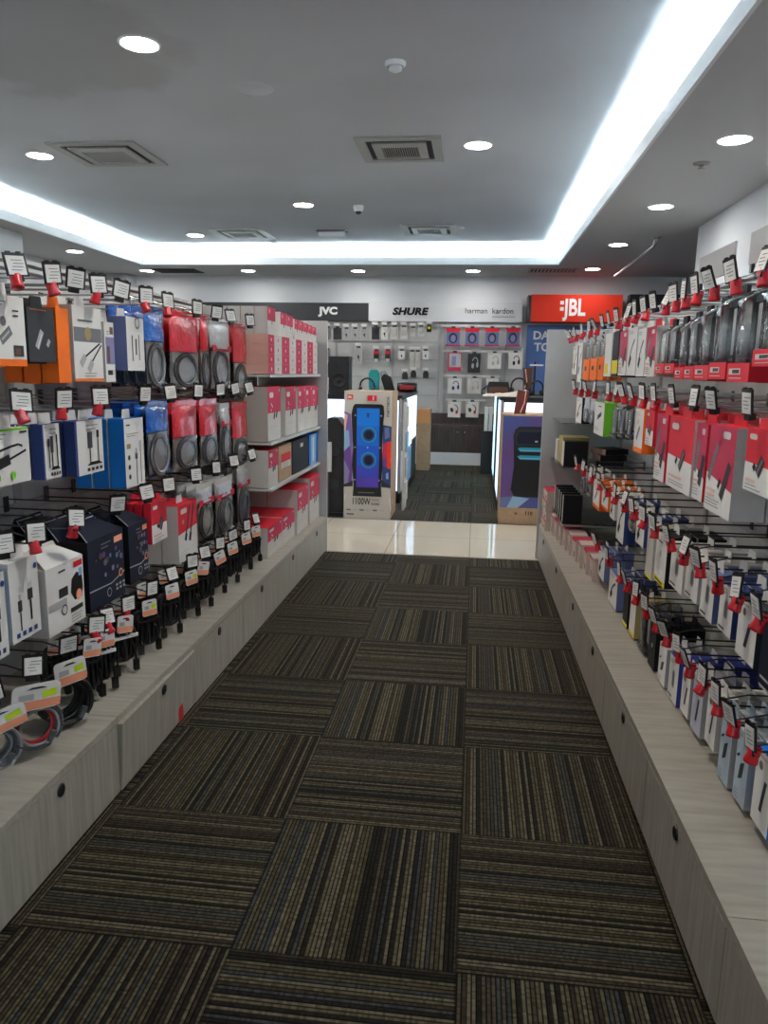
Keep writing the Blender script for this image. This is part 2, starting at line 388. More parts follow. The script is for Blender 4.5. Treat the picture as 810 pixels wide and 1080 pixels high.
# ------------------------------------------------------------------ base cabinets
def knob(parent, y, z, rightside):
    MB().lathe([(.0165,0),(.0165,.003),(.012,.004),(.0005,-.0)], blackp, 14, axis='y').build('knob', parent, (0, y, z))
CT = .235
def cabinets(side):
    if side == 'left':
        pos = lambda y: ((-1.012, y, 0), PI/2); W = .488
        edges = [.07,.70,1.33,1.96,2.575,3.18,3.795,4.46,5.135]; kn = [.385,1.02,1.646,2.272,2.857,3.487,4.135,4.796]
        tops = [.07,1.33,1.96,3.22,4.46,5.135]
    else:
        pos = lambda y: (tuple(RW(0,y)), -PI/2+RA); W = .504
        edges = [.06,.70,1.34,1.98,2.62,3.20,3.78,4.48,5.19]; kn = [.38,1.03,1.684,2.293,2.881,3.451,4.12,4.83]
        tops = [.06,1.34,2.62,3.90,5.19]
    sg = 1 if side == 'left' else -1
    for i in range(len(edges)-1):
        w = edges[i+1]-edges[i]; l, r = pos((edges[i]+edges[i+1])/2); h = w/2
        t = thing('base_cabinet', 'low whitewashed wooden %s base cabinet, %s from the near end' % (side, ORD[i]), 'cabinet', l, r, 'low %s base cabinets' % side)
        MB().box(-h+.001,h-.001,.02,W,.0,CT,wood).build('body', t)
        MB().box(-h+.002,h-.002,.012,.02,.0,.018,black).build('plinth', t)
        d = MB().box(-h+.0025,h-.0025,0,.018,.018,CT-.004,wood).build('drawer_front', t)
        if side == 'left' and i == 3: d.rotation_euler = (math.radians(2.6), 0, math.radians(.5))
        u = (kn[i]-(edges[i]+edges[i+1])/2)*sg
        MB().lathe([(.0175,.0005),(.0175,.004),(.0125,.005),(.0005,.002)], blackp, 14, axis='y').build('knob', d, (u, 0, .205))
    for i in range(len(tops)-1):
        y0, y1 = tops[i], tops[i+1]; l, r = pos((y0+y1)/2); h = (y1-y0)/2
        x = MB().box(-h+.001,h-.001,.0,W,CT,CT+.02,topw).build('worktop', None, l, r)
        tag(x, 'whitewashed %s ledge top, %s section from the near end' % (side, ORD[i]), 'worktop', '%s ledge tops' % side)
cabinets('left'); cabinets('right')
LT = CT+.02
tag(MB().prism([(-.02,0),(.02,.003),(.018,.062),(-.022,.058)], -.001, 0, redp).build('sticker', None, (-1.0125+.0015, 2.433, .015), PI/2), 'small red sticker low on the left cabinet front', 'sticker')

# ------------------------------------------------------------------ rack back panels
def back_panel(name, label, loc, rotz, L, h0, h1, seams, sg):
    t = thing(name, label, 'rack', loc, rotz)
    MB().box(0, L, 0, .03, h0, h1, panel).build('panel', t)
    for s_ in seams: MB().box(s_-.018, s_+.018, -.010, .0, h0, h1, upright).build('upright', t)
    for z in ROWZ[sg]:
        MB().box(0, L, -.012, 0, z-.03, z+.006, upright).build('rail', t)
    if True:
        m = MB()
        for k in range(2): m.box(0, L, -.02-.012*k, .03+.02*k, h1+.001+k*.022, h1+.014+k*.022, shelfm)
        m.build('top_channel', t)
    return t
ROWZ = {'left': [1.475, 1.150, .815, .472], 'right': [1.495, 1.178, .752, .465]}
XW = -1.50; DW = .504
back_panel('gondola_back', 'grey metal back panel of the left product rack', (XW, .1, 0), PI/2, 5.02, LT, 1.57, [.35, 1.27, 2.2, 3.12, 3.72, 4.98], 'left')
back_panel('gondola_back', 'grey metal back panel of the right product rack', tuple(RW(DW, 5.18)), -PI/2+RA, 5.08, LT, 1.60, [.05, .95, 1.9, 2.85, 3.8, 4.7], 'right')
e = MB().box(-1.50, -1.012, 5.145, 5.165, 0, 1.60, endm).build('end_panel'); tag(e, 'light grey end panel of the left shelf bay', 'panel')
e = MB().box(-.012, .60, 0, .022, 0, 1.56, endm).build('end_panel', None, tuple(RW(0, 5.20)), RA); tag(e, 'light grey end panel closing the far end of right rack', 'panel')

# ------------------------------------------------------------------ hooks with price tag and red lock
def hook_meshes(L, tw, th, wm=None):
    wm = wm or chrome
    w = MB().tube([(0,-.016,0),(0,-L,0),(0,-L-.016,.004)], .0027, wm, 6).tube([(0,-.016,.03),(0,-L+.06,.03),(0,-L-.010,.012)], .0022, wm, 5)
    w.box(-.012,.012,-.017,-.013,-.012,.038,dmetal)
    f = MB().box(-tw/2,tw/2,-.004,0,0,th,blackp).box(-.012,.012,-.004,.012,-.012,.004,blackp)
    f.box(-tw*.34,-tw*.14,-.005,.001,th,th+.003,blackp).box(tw*.14,tw*.34,-.005,.001,th,th+.003,blackp)
    c = MB().box(-tw*.42,tw*.40,-.0052,-.004,th*.06,th*.86,white)
    for k in range(4):
        a = -tw*.30+random.random()*.01; c.box(a, a+tw*(.35+.25*random.random()), -.0057,-.0052, th*(.66-.14*k), th*(.69-.14*k), grey)
    l = MB().lathe([(.0005,.004),(.0105,.004),(.0125,.0),(.0115,-.012),(.0135,-.022),(.0135,-.027),(.0005,-.027)], redp, 12)
    l.box(-.007,.007,-.007,.009,-.002,.009,redp)
    return w.mesh('wire'), f.mesh('price_tag'), c.mesh('card'), l.mesh('lock')
HL = hook_meshes(.375, .056, .056); HR = hook_meshes(.375, .046, .060)
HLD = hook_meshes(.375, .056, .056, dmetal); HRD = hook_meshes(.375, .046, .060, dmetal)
def hook(side, y, z, row, n, lock, total=0):
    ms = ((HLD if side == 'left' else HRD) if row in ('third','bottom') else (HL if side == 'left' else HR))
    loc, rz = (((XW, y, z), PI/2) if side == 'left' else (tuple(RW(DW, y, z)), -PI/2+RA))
    t = thing('display_hook', 'chrome hook with black framed price tag, %s from the near end, %s row, %s rack' % (ORD[n], row, side), 'hook', loc, rz, '%s rack %s row hooks' % (side, row))
    put('wire', ms[0], t)
    f = put('price_tag', ms[1], t, (0, -.375-.013, .004)); put('card', ms[2], f)
    yaw = (math.radians(-28) if side == 'left' else math.radians(10)) + random.uniform(-.16, .16)
    f.rotation_euler = (math.radians(random.gauss(-6, 8) if side == 'left' else random.gauss(9, 9)), random.gauss(0, .09), yaw)
    if lock:
        k = put('lock', ms[3], t, (0, -.375-.006, .004)); k.scale = (1.15,)*3; k.rotation_euler = (random.uniform(-.5,.25), random.uniform(-.25,.25), 0)
    return t

# ------------------------------------------------------------------ prints (metric, origin lower left of the front face)
def R(m, u0, v0, u1, v1): return (m, [(u0,v0),(u1,v0),(u1,v1),(u0,v1)])
def RR(m, u0, v0, u1, v1, r):
    P = []
    for cx, cy, a0 in ((u1-r,v0+r,-PI/2),(u1-r,v1-r,0),(u0+r,v1-r,PI/2),(u0+r,v0+r,PI)):
        P += [(cx+r*math.cos(a0+k*PI/6), cy+r*math.sin(a0+k*PI/6)) for k in range(4)]
    return (m, P)
def Ln(m, u0, v0, u1, v1, w):
    d = Vector((u1-u0, v1-v0)); n = Vector((-d.y, d.x)).normalized()*w/2
    return (m, [(u0-n.x,v0-n.y),(u1-n.x,v1-n.y),(u1+n.x,v1+n.y),(u0+n.x,v0+n.y)])
def Ci(m, u, v, r, n=18, ry=None): return (m, [(u+r*math.cos(2*PI*k/n), v+(ry or r)*math.sin(2*PI*k/n)) for k in range(n)])
def curve(m, pts, w): return [Ln(m, *pts[i], *pts[i+1], w) for i in range(len(pts)-1)]
def lines(m, u, v, w, n, step=.008, h=.002): return [R(m, u, v-k*step, u+w*random.uniform(.6,1), v-k*step+h) for k in range(n)]

def a_plain(W, H): return []
def a_hub(W, H):                                    # white hub box, orange lower edge
    return [R(orange,0,0,W,.1*H), Ln(grey,.35*W,.35*H,.62*W,.52*H,.024), Ln(pale,.38*W,.37*H,.58*W,.5*H,.006), R(dgrey,.66*W,.14*H,.92*W,.30*H), R(brown,.70*W,.16*H,.84*W,.26*H)] + lines(grey,.1*W,.9*H,.5*W,2) + lines(dgrey,.68*W,.78*H,.2*W,2,.012,.004) + [Ci(grey,.42*W,.63*H,.012)]
def a_dongle(W, H):                                 # charcoal box, silver adapter
    return [Ln(pale,.3*W,.26*H,.52*W,.58*H,.018), Ln(white,.33*W,.26*H,.50*W,.52*H,.004), Ln(pale,.68*W,.30*H,.78*W,.42*H,.012), R(orange,.1*W,.955*H,.7*W,.965*H)]
def a_plug2(W, H):                                  # white box, dark picture and two plugs on cables
    return [R(orange,0,0,W,.035*H), R(grey,.02*W,.53*H,.98*W,.72*H), Ci(khaki,.5*W,.64*H,.02), Ln(black,.28*W,.30*H,.9*W,.52*H,.006), Ln(black,.55*W,.24*H,.95*W,.50*H,.006),
            Ln(pale,.20*W,.22*H,.36*W,.34*H,.022), Ln(pale,.46*W,.14*H,.60*W,.27*H,.022)] + lines(grey,.15*W,.8*H,.7*W,1,.01,.005) + lines(grey,.3*W,.1*H,.6*W,2)
def a_people(W, H):
    return [R(lilac,.1*W,.3*H,W,.75*H), R(brown,.2*W,.32*H,.5*W,.6*H), R(brown,.55*W,.80*H,.9*W,.92*H), R(dgrey,.2*W,.12*H,.7*W,.2*H)] + lines(grey,.2*W,.84*H,.3*W,2)
def a_vert(W, H):
    return [R(dgrey,.28*W,.18*H,.34*W,.66*H), R(dgrey,.48*W,.3*H,.56*W,.6*H), R(grey,.66*W,.2*H,.72*W,.68*H), Ci(grey,.62*W,.9*H,.02), Ci(white,.62*W,.9*H,.014)]
def a_green(W, H):                                  # white box, green top edge, black cable plug
    pts = [(.02*W,.55*H),(.25*W,.62*H),(.55*W,.68*H),(.72*W,.70*H),(.82*W,.66*H)]
    return [R(green,0,.955*H,W,H)] + curve(black, pts, .006) + [Ln(blackp,.14*W,.37*H,.5*W,.46*H,.026), Ln(black,.5*W,.46*H,.9*W,.58*H,.006), Ci(green,.2*W,.16*H,.010), Ci(green,.55*W,.16*H,.010)] + lines(grey,.05*W,.9*H,.4*W,2,.01) + lines(dgrey,.75*W,.9*H,.2*W,1,.01,.005)
def a_hdmi(W, H):                                   # white box, blue edge strip, black adapter cables
    return [R(navy,0,.0,.07*W,H), R(blackp,.42*W,.48*H,.60*W,.78*H), R(black,.76*W,.66*H,.85*W,.80*H), Ln(black,.5*W,.2*H,.5*W,.5*H,.006), Ln(black,.80*W,.2*H,.80*W,.68*H,.006),
            (black, [(.36*W,.16*H),(.94*W,.16*H),(.8*W,.22*H),(.5*W,.22*H)])] + [R(dgrey,(.36+.15*k)*W,.055*H,(.46+.15*k)*W,.115*H) for k in range(4)] + lines(grey,.35*W,.9*H,.5*W,2,.012)
def a_hdmi3(W, H):
    return a_hdmi(W, H) + [R(black,.22*W,.6*H,.34*W,.74*H), Ln(black,.28*W,.2*H,.28*W,.62*H,.005)]
def a_tall(W, H):                                   # white front with two long plugs
    return [R(pale,.74*W,.50*H,.86*W,.66*H), Ln(black,.80*W,.03*H,.80*W,.5*H,.005), R(blackp,.50*W,.40*H,.64*W,.50*H), R(pale,.52*W,.48*H,.62*W,.56*H), Ln(black,.57*W,.02*H,.57*W,.4*H,.006), R(khaki,.08*W,.57*H,.28*W,.64*H)] + \
           [Ci(dgrey,.18*W,(.44-.14*k)*H,.009) for k in range(3)] + lines(dgrey,.08*W,.90*H,.3*W,1,.01,.005) + lines(grey,.08*W,.78*H,.7*W,2)
def a_usb(W, H):                                    # white front, two white flat cables
    return [R(dgrey,.24*W,.36*H,.38*W,.50*H), R(pale,.27*W,.50*H,.35*W,.58*H), Ln(black,.31*W,.12*H,.31*W,.36*H,.006), R(dgrey,.58*W,.46*H,.76*W,.60*H), R(offw,.60*W,.60*H,.74*W,.68*H), Ln(black,.67*W,.2*H,.67*W,.46*H,.008)] + \
           [R(navy,(.12+.2*k)*W,.05*H,(.24+.2*k)*W,.11*H) for k in range(4)] + [Ci(navy,.88*W,.86*H,.008)]
def a_mouse(W, H):
    P = [(.62*W,.50*H),(.72*W,.36*H),(.92*W,.36*H),(.97*W,.5*H),(.95*W,.72*H),(.80*W,.78*H),(.66*W,.70*H)]
    return [(blackp, P), R(skyblue,.86*W,.70*H,.97*W,.82*H), Ci(peach,.84*W,.42*H,.016), R(pale,.02*W,.36*H,.5*W,.47*H), R(dgrey,.30*W,.50*H,.54*W,.64*H), Ci(dgrey,.42*W,.30*H,.016), Ci(offw,.42*W,.30*H,.012),
            R(redc,.72*W,.86*H,.96*W,.95*H), R(dgrey,.58*W,.20*H,.92*W,.27*H)] + lines(dgrey,.3*W,.88*H,.25*W,1,.01,.006) + lines(grey,.58*W,.14*H,.34*W,3)
def a_gamer(W, H):
    L = [R(dnavy,0,0,W,.3*H), Ln(pale,0,.30*H,.6*W,.27*H,.004), Ln(pale,.6*W,.27*H,W,.36*H,.004), R(peach,.72*W,.84*H,.96*W,.93*H), Ci(peach,.88*W,.36*H,.014), Ci(dgrey,.88*W,.36*H,.009), Ci(pale,.52*W,.16*H,.015), Ci(dnavy,.52*W,.16*H,.012)]
    for k in range(14): L.append(Ci([lilac,slate,brown,grey,purple][k%5], (.15+.75*random.random())*W, (.42+.36*random.random())*H, random.uniform(.004,.012), 7))
    L += [R(pale,(.68+.1*(k%3))*W,(.20-.06*(k//3))*H,(.74+.1*(k%3))*W,(.235-.06*(k//3))*H) for k in range(6)]
    return L + lines(grey,.3*W,.9*H,.3*W,2,.012,.004)
def a_red(W, H):                                    # red upper half, white lower, white logo, dark adapters
    return [(redc, [(0,.46*H),(W,.42*H),(W,H),(0,H)]), RR(offw,.10*W,.82*H,.40*W,.91*H,.05*W), Ln(dgrey,.52*W,.30*H,.70*W,.56*H,.030), Ln(grey,.52*W,.32*H,.68*W,.54*H,.010), Ln(black,.36*W,.36*H,.42*W,.44*H,.016)] + lines(pinkc,.1*W,.16*H,.6*W,1,.01,.006) + lines(grey,.1*W,.10*H,.7*W,2)
def a_red2(W, H):
    return [(pinkred, [(0,.44*H),(W,.30*H),(W,H),(0,H)]), RR(offw,.52*W,.86*H,.80*W,.94*H,.04*W), Ln(grey,.10*W,.36*H,.36*W,.78*H,.024), Ln(dgrey,.62*W,.20*H,.86*W,.60*H,.028), Ln(black,.50*W,.30*H,.56*W,.40*H,.014)] + lines(pinkc,.06*W,.24*H,.5*W,2,.014,.006) + lines(grey,.06*W,.14*H,.6*W,3)
def a_redcab(W, H):
    return [(redc, [(0,.50*H),(W,.56*H),(W,H),(0,H)]), RR(offw,.14*W,.84*H,.46*W,.93*H,.05*W), Ci(khaki,.25*W,.70*H,.010), Ln(dgrey,.36*W,.42*H,.62*W,.95*H,.014), Ln(dgrey,.60*W,.40*H,.82*W,.95*H,.014), Ln(black,.34*W,.36*H,.40*W,.48*H,.022), Ln(black,.56*W,.32*H,.62*W,.46*H,.022)] + lines(pinkc,.08*W,.18*H,.5*W,2,.012)
def a_carton(W, H):
    return [(pinkred, [(0,.52*H),(W,.52*H),(W,H),(0,H)]), RR(offw,.12*W,.80*H,.42*W,.90*H,.05*W), Ln(offw,.24*W,.70*H,.36*W,.62*H,.010), Ln(offw,.28*W,.58*H,.22*W,.56*H,.010), Ln(black,.44*W,.40*H,.52*W,.52*H,.022), Ln(black,.62*W,.42*H,.70*W,.54*H,.022)] + lines(pale,.1*W,.25*H,.7*W,1) + [Ci(offw,.86*W,.93*H,.008)]
def a_cartonsmall(W, H):
    return [(pinkred, [(0,.5*H),(W,.5*H),(W,H),(0,H)]), Ci(offw,.3*W,.84*H,.010), Ln(black,.55*W,.36*H,.58*W,.54*H,.012)] + lines(pale,.1*W,.25*H,.7*W,1)
def a_dot(W, H): return [Ci(offw,.5*W,.5*H,.2*min(W,H),8)]
def a_dotr(W, H): return [Ci(pinkred,.5*W,.5*H,.2*min(W,H),8)]
def a_kraft(W, H): return [R(redc,.18*W,.52*H,.92*W,.76*H), R(offw,.18*W,.34*H,.92*W,.52*H)] + lines(grey,.25*W,.46*H,.55*W,3,.012,.003)
def a_sticker(W, H): return [R(offw,.48*W,.74*H,.66*W,.86*H)]
def a_orangew(W, H): return [R(orange,0,0,W,.12*H), Ln(grey,.3*W,.3*H,.6*W,.6*H,.02), Ci(pinkc,.4*W,.7*H,.012)] + lines(pinkc,.1*W,.9*H,.6*W,2)
def a_greenw(W, H): return [Ln(dgrey,.35*W,.52*H,.72*W,.66*H,.022), Ln(dgrey,.3*W,.46*H,.62*W,.58*H,.006), R(black,.4*W,.86*H,.7*W,.89*H)] + lines(grey,.1*W,.2*H,.5*W,2)
def a_white_slot(W, H): return [RR(pale,.38*W,.30*H,.66*W,.72*H,.1*W), RR(grey,.42*W,.34*H,.62*W,.68*H,.08*W), R(dgrey,.08*W,.06*H,.5*W,.1*H)] + lines(grey,.1*W,.9*H,.5*W,2)
def a_device(W, H): return [(dgrey, [(.30*W,.30*H),(.62*W,.38*H),(.72*W,.62*H),(.40*W,.54*H)]), Ln(black,.1*W,.60*H,.3*W,.66*H,.006)] + lines(grey,.1*W,.14*H,.4*W,3) + lines(grey,.1*W,.92*H,.5*W,1)
def a_slimdev(W, H): return [(dgrey, [(.40*W,.22*H),(.55*W,.22*H),(.72*W,.66*H),(.57*W,.66*H)]), Ci(grey,.3*W,.8*H,.010)] + lines(grey,.1*W,.92*H,.6*W,1)
def a_blackyel(W, H): return [R(yellow,0,0,W,.10*H), R(pale,.40*W,.52*H,.52*W,.64*H), R(black,.1*W,.03*H,.8*W,.06*H), R(grey,.2*W,.8*H,.6*W,.83*H)]
def a_greycab(W, H): return curve(dgrey, [(.2*W,.25*H),(.35*W,.45*H),(.5*W,.6*H),(.75*W,.75*H)], .012) + [Ln(black,.25*W,.2*H,.45*W,.4*H,.024)] + lines(grey,.1*W,.92*H,.6*W,2)
def a_headset(c):
    def f(W, H):
        P = [(.5*W+.22*W*math.cos(a)+.08*W, .5*H+.3*H*math.sin(a)) for a in [k*PI/8 for k in range(-1,8)]]
        return curve(c, P, .03*W*2) + [Ci(c,.40*W,.36*H,.10*W,12,.14*H), Ci(c,.76*W,.42*H,.09*W,12,.15*H)] + lines(grey,.1*W,.93*H,.3*W,1)
    return f
a_hsblue = a_headset(navy); a_hsgrey = a_headset(pale); a_hsdark = a_headset(dgrey)
def a_hsred(W, H): return [Ci(brown,.33*W,.46*H,.12*W,12,.14*H), Ci(dgrey,.28*W,.52*H,.09*W,12,.10*H), Ci(redc,.70*W,.34*H,.10*W,12,.12*H)] + curve(dgrey, [(.5*W,.82*H),(.68*W,.76*H),(.78*W,.6*H),(.76*W,.36*H)], .03*W*2) + [Ci(redc,.1*W,.9*H,.05*W,8)]
def a_bud(W, H): return [Ci(dgrey,.5*W,.45*H,.14*W,10,.12*H), Ln(dgrey,.5*W,.45*H,.6*W,.2*H,.01)] + lines(grey,.2*W,.85*H,.5*W,1)

# ------------------------------------------------------------------ packages (built once as meshes, then placed as often as they hang)
def pk_box(W, H, D, art, front=white, side=None, top=None, tab=True, tabm=None, back=None, drop=.03, tw=.03):
    side = side or front; b = MB().box(-W/2,W/2,-D/2,D/2,0,H,side,f=front,t=top or side,b=back or side,k=back or side)
    b.polys([(m, [(u-W/2, v) for u, v in P]) for m, P in art(W, H)], -D/2)
    L = [('carton', b.mesh('carton'), [])]
    if tab:
        w = min(tw, W*.46); tm = MB().prism([(-w,H),(w,H),(w*.8,H+drop),(-w*.8,H+drop)], -.0012, .0012, tabm or front)
        L.append(('hang_tab', tm.mesh('hang_tab'), []))
    return L
def pk_handle(W, H, D, art, front, side, edge=None):
    """box whose back wall runs up into a folded, peaked hanging header"""
    hb = H*.80
    b = MB().box(-W/2,W/2,-D/2,D/2,0,hb,side,f=front)
    b.polys([(m, [(u-W/2, v) for u, v in P]) for m, P in art(W, hb)], -D/2)
    h = MB().prism([(-W/2,hb),(W/2,hb),(W*.30,H),(-W*.30,H)], D/2-.008, D/2-.004, front)
    sl = MB()
    sl.raw([(-W/2,-D/2,hb+.001),(W/2,-D/2,hb+.001),(W*.28,D/2-.009,H-.01),(-W*.28,D/2-.009,H-.01)], [(0,1,2,3)], front)
    if edge: sl.tube([(-W/2,-D/2,hb+.003),(-W*.28,D/2-.01,H-.008),(W*.28,D/2-.01,H-.008)], .0022, edge, 4)
    return [('carton', b.mesh('carton'), []), ('header', h.mesh('header'), []), ('flap', sl.mesh('flap'), [])]
def pillow(W, H, D, z0, z1, m_of, nx=10, nz=14, sgn=-1, amp=.0035, seed=0):
    vs, fs, ms = [], [], []
    for j in range(nz+1):
        v = z0 + (z1-z0)*j/nz
        for i in range(nx+1):
            u = -1 + 2*i/nx; p = max(0, 1-abs(u)**2.5)*max(0, 1-abs(2*v/H-1)**3)
            x = u*W/2*(1-.03*p) + amp*.6*noise.noise(Vector((u*2, v*30, seed)))
            y = sgn*D/2*p**.6 + amp*noise.noise(Vector((u*4+seed, v*45, 3+seed)))
            vs.append((x, y, v))
    for j in range(nz):
        for i in range(nx):
            a = j*(nx+1)+i; fs.append((a,a+1,a+nx+2,a+nx+1)); ms.append(m_of(z0+(z1-z0)*(j+.5)/nz))
    return vs, fs, ms
def pk_pouch(W, H, D, head, body, split=.55, cab=cablegrey, band=None, sd=0, loops=2, rx=.33):
    b = MB()
    f = lambda v: head if v > split*H else body
    vs, fs, ms = pillow(W, H, D, 0, H, f, sgn=1, seed=sd); b.raw(vs, fs, ms, True)
    vs, fs, ms = pillow(W, H, D, split*H, H, lambda v: head, nz=7, sgn=-1, seed=sd); b.raw(vs, fs, ms, True)
    b.box(-W*.5,W*.5,-.0012,.0012,H*.985,H+.022,head if head is not silver else body)
    if band: b.box(-W*.49,W*.49,-D*.42,-D*.40,split*H-.012,split*H+.014,band)
    c = MB()
    for k in range(loops):
        a, h, dy = W*(rx+.07)*(1-.16*k), H*split*.455*(1-.10*k), -.006-.003*k
        c.tube([(a*math.cos(t)+.002*k, dy*D/.03, H*split*.48+h*math.sin(t)) for t in [q*2*PI/18 for q in range(18)]], min(.0062, W*.055), cab, 5, True)
    L = [('pouch', b.mesh('pouch'), []), ('cable', c.mesh('cable'), [])]
    ic = MB().box(-W*.43,W*.43,.0002,.0014,.012,split*H-.004,white); L.append(('insert_card', ic.mesh('insert_card'), []))
    g = MB(); vs, fs, ms = pillow(W*.97, H, D*1.15, 0, split*H, lambda v: film, nz=7, sgn=-1, amp=.005, seed=sd+5); g.raw(vs, fs, film, True)
    L.append(('clear_window', g.mesh('clear_window'), []))
    return L
def pk_clam(W, H, D, base=redc, prod=dgrey, card=dgrey, bh=.2, txt=offw):
    b = MB().box(-W/2,W/2,D*.30,D/2,0,H,card)
    r = MB().box(-W/2,W/2,-D/2,D*.298,0,H*bh,base)
    r.polys([R(txt,-W*.40,H*bh*.40,W*.12,H*bh*.72), R(dgrey,-W*.24,H*bh*.46,W*.08,H*bh*.66), R(txt,-W*.38,H*bh*.18,W*.2,H*bh*.22)], -D/2)
    p = MB().box(-W*.30,W*.02,-D*.22,D*.29,H*bh+.012,H*.84,prod).box(W*.08,W*.34,-D*.05,D*.29,H*bh+.02,H*.82,pale)
    for k in range(5): p.box(-W*.31,-W*.295,-D*.1,D*.1,H*(bh+.08+.11*k),H*(bh+.13+.11*k),black)
    g = MB(); n = 7
    prof = [(-W*.47,D*.29),(-W*.44,-D*.30),(-W*.34,-D*.47),(0,-D*.50),(W*.34,-D*.47),(W*.44,-D*.30),(W*.47,D*.29)]
    z0, z1 = H*bh+.002, H*.95
    vs = [(x,y,z0) for x,y in prof] + [(x*.98,y,z1-.02) for x,y in prof] + [(x*.9,y*.5+.15*D,z1) for x,y in prof]
    fs = [(i,i+1,n+i+1,n+i) for i in range(n-1)] + [(n+i,n+i+1,2*n+i+1,2*n+i) for i in range(n-1)] + [tuple(range(2*n,3*n))]
    g.raw(vs, fs, film, True)
    h = MB().box(-W*.2,W*.2,D*.31,D*.49,H,H+.022,card)
    return [('back_card', b.mesh('back_card'), []), ('base_box', r.mesh('base_box'), []), ('product', p.mesh('product'), []), ('blister', g.mesh('blister'), []), ('hang_tab', h.mesh('hang_tab'), [])]
def hang_card(W, h, z, tilt, yf=0., sticker=True):
    m = MB(); P = RR(white, -W/2, z, W/2, z+h, W*.12)[1]
    m.prism(P, -.001, .001, white)
    lo = [(-W/2+.001,z+.002),(W/2-.001,z+.002),(W/2-.001,z+h*.36),(-W/2+.001,z+h*.36)]
    L = [(peach, lo), (lime, [(W*.12,z+h*.40),(W*.42,z+h*.46),(W*.40,z+h*.74),(W*.10,z+h*.66)]), (pale, [(-W*.36,z+h*.42),(-W*.06,z+h*.42),(-W*.06,z+h*.64),(-W*.36,z+h*.64)]), (dgrey, [(-W*.22,z+h*.80),(W*.22,z+h*.80),(W*.1,z+h*.88),(-W*.1,z+h*.88)])]
    if not sticker: L.pop(1)
    m.polys(L, -.001)
    rot = Matrix.Rotation(tilt, 3, 'Y'); c = Vector((0,0,z+h))
    m.v = [tuple(rot @ (Vector(v)-c) + c) for v in m.v]
    m.v = [(v[0], v[1]+yf, v[2]) for v in m.v]
    return m.mesh('hang_card')
def pk_coil(W, H, D, cab, sd=0, red=False, n=13, plug=True, thick=.0042):
    rnd = random.Random(sd); ch = min(.070, H*.36); c = MB(); R0 = (H-ch*.80)/2; W = 2*R0; cz = R0
    for k in range(n):
        a = R0*(1-.22*rnd.random()**1.5) - thick; y = -D/2+thick+(D-2*thick)*k/(n-1); ox, oz = rnd.uniform(-.004,.004), rnd.uniform(-.004,.003)
        c.tube([(ox+a*math.cos(t)*min(1.,W/2/R0), y+.004*math.sin(3*t+k), cz+oz*.3+a*.985*math.sin(t)) for t in [q*2*PI/26 for q in range(26)]], thick, cab if k%4 else cablelight if cab is cablegrey else cab, 6, True)
    L = [('cable', c.mesh('cable'), [])]
    if red:
        r = MB(); r.lathe([(R0*.80,.006),(R0*.60,.008),(R0*.60,.002),(R0*.80,.0)], redp, 26, (0,.0,cz), 'y'); L.append(('red_band', r.mesh('red_band'), []))
    for ang in (PI/2, -.2, PI+.3):
        t = MB(); x, z = R0*.93*math.cos(ang), cz+R0*.93*math.sin(ang)
        t.tube([(x+R0*.12*math.cos(ang)*math.cos(q)*1, (D*.62)*math.sin(q), z+R0*.12*math.sin(ang)*math.cos(q)) for q in [i*2*PI/10 for i in range(10)]], .0016, blackp, 4, True)
        L.append(('tie', t.mesh('tie'), []))
    if plug:
        p = MB(); p.prism([(R0*.42,cz-R0*.70),(R0*.60,cz-R0*.30),(R0*.44,cz-R0*.22),(R0*.26,cz-R0*.62)], -D/2-.014, -D/2-.001, cablegrey)
        p.prism([(R0*.44,cz-R0*.74),(R0*.56,cz-R0*.52),(R0*.46,cz-R0*.48),(R0*.34,cz-R0*.70)], -D/2-.0175, -D/2-.0145, pale); L.append(('plug', p.mesh('plug'), []))
    hc = hang_card(.125 if sd < 3 else .09, ch, H-ch, rnd.uniform(-.2,.1), -D/2-.009); L.append(('hang_card', hc, []))
    return L
def pk_bundle(W, H, D, cab=cableblack, sd=0, n=7):
    n += 7; W = min(W*1.3, .125)
    rnd = random.Random(sd); ch = min(.055, H*.30); top = H-ch*.85; c = MB(); hw = W*.5
    for k in range(n):
        f = .10+.88*(k/(n-1)); y = -D/2+.006+(D-.012)*((k*3)%n)/(n-1); lo = .035+.02*rnd.random(); mid = (top+lo)/2
        P = []
        for q in range(22):
            t = q*2*PI/22; s_ = math.sin(t); cs = math.cos(t); P.append(((hw*f-.004)*math.copysign(abs(cs)**.55, cs), y+.003*math.sin(2*t+k), mid+(top-lo)/2*s_))
        c.tube(P, .0056, cab if k % 4 else dmetal, 6, True)
    L = [('cable', c.mesh('cable'), [])]
    for s_ in (-1, 1):
        p = MB(); x = s_*hw*.55; z = .0+rnd.uniform(.0,.012)
        p.tube([(x*.8,-D/2,.10),(x*.95,-D/2-.003,.06),(x,-D/2-.002,z+.034)], .0042, cab, 6)
        p.box(x-.0085,x+.0085,-D/2-.009,-D/2+.005,z,z+.036,blackp).box(x-.006,x+.006,-D/2-.0065,-D/2+.0025,z-.004,z,pale)
        L.append(('plug', p.mesh('plug'), []))
    b = MB(); zt = top-.035; b.box(-hw*.72,hw*.72,-D/2-.003,D/2+.002,zt,zt+.010,white if sd%3 == 0 else rubber); L.append(('tie_band', b.mesh('tie_band'), []))
    L.append(('hang_card', hang_card(.056, ch*1.05, H-ch*1.05, rnd.uniform(-.3,.2), -D/2-.009, sd in (7, 10)), []))
    return L

def place(parts, name, label, cat, loc, rotz, group, lean=0.):
    t = thing(name, label, cat, loc, rotz, group); t.rotation_euler = (0, lean, rotz)
    for pn, me, subs in parts:
        o = put(pn, me, t)
        for sn, sm in subs: put(sn, sm, o)
    return t

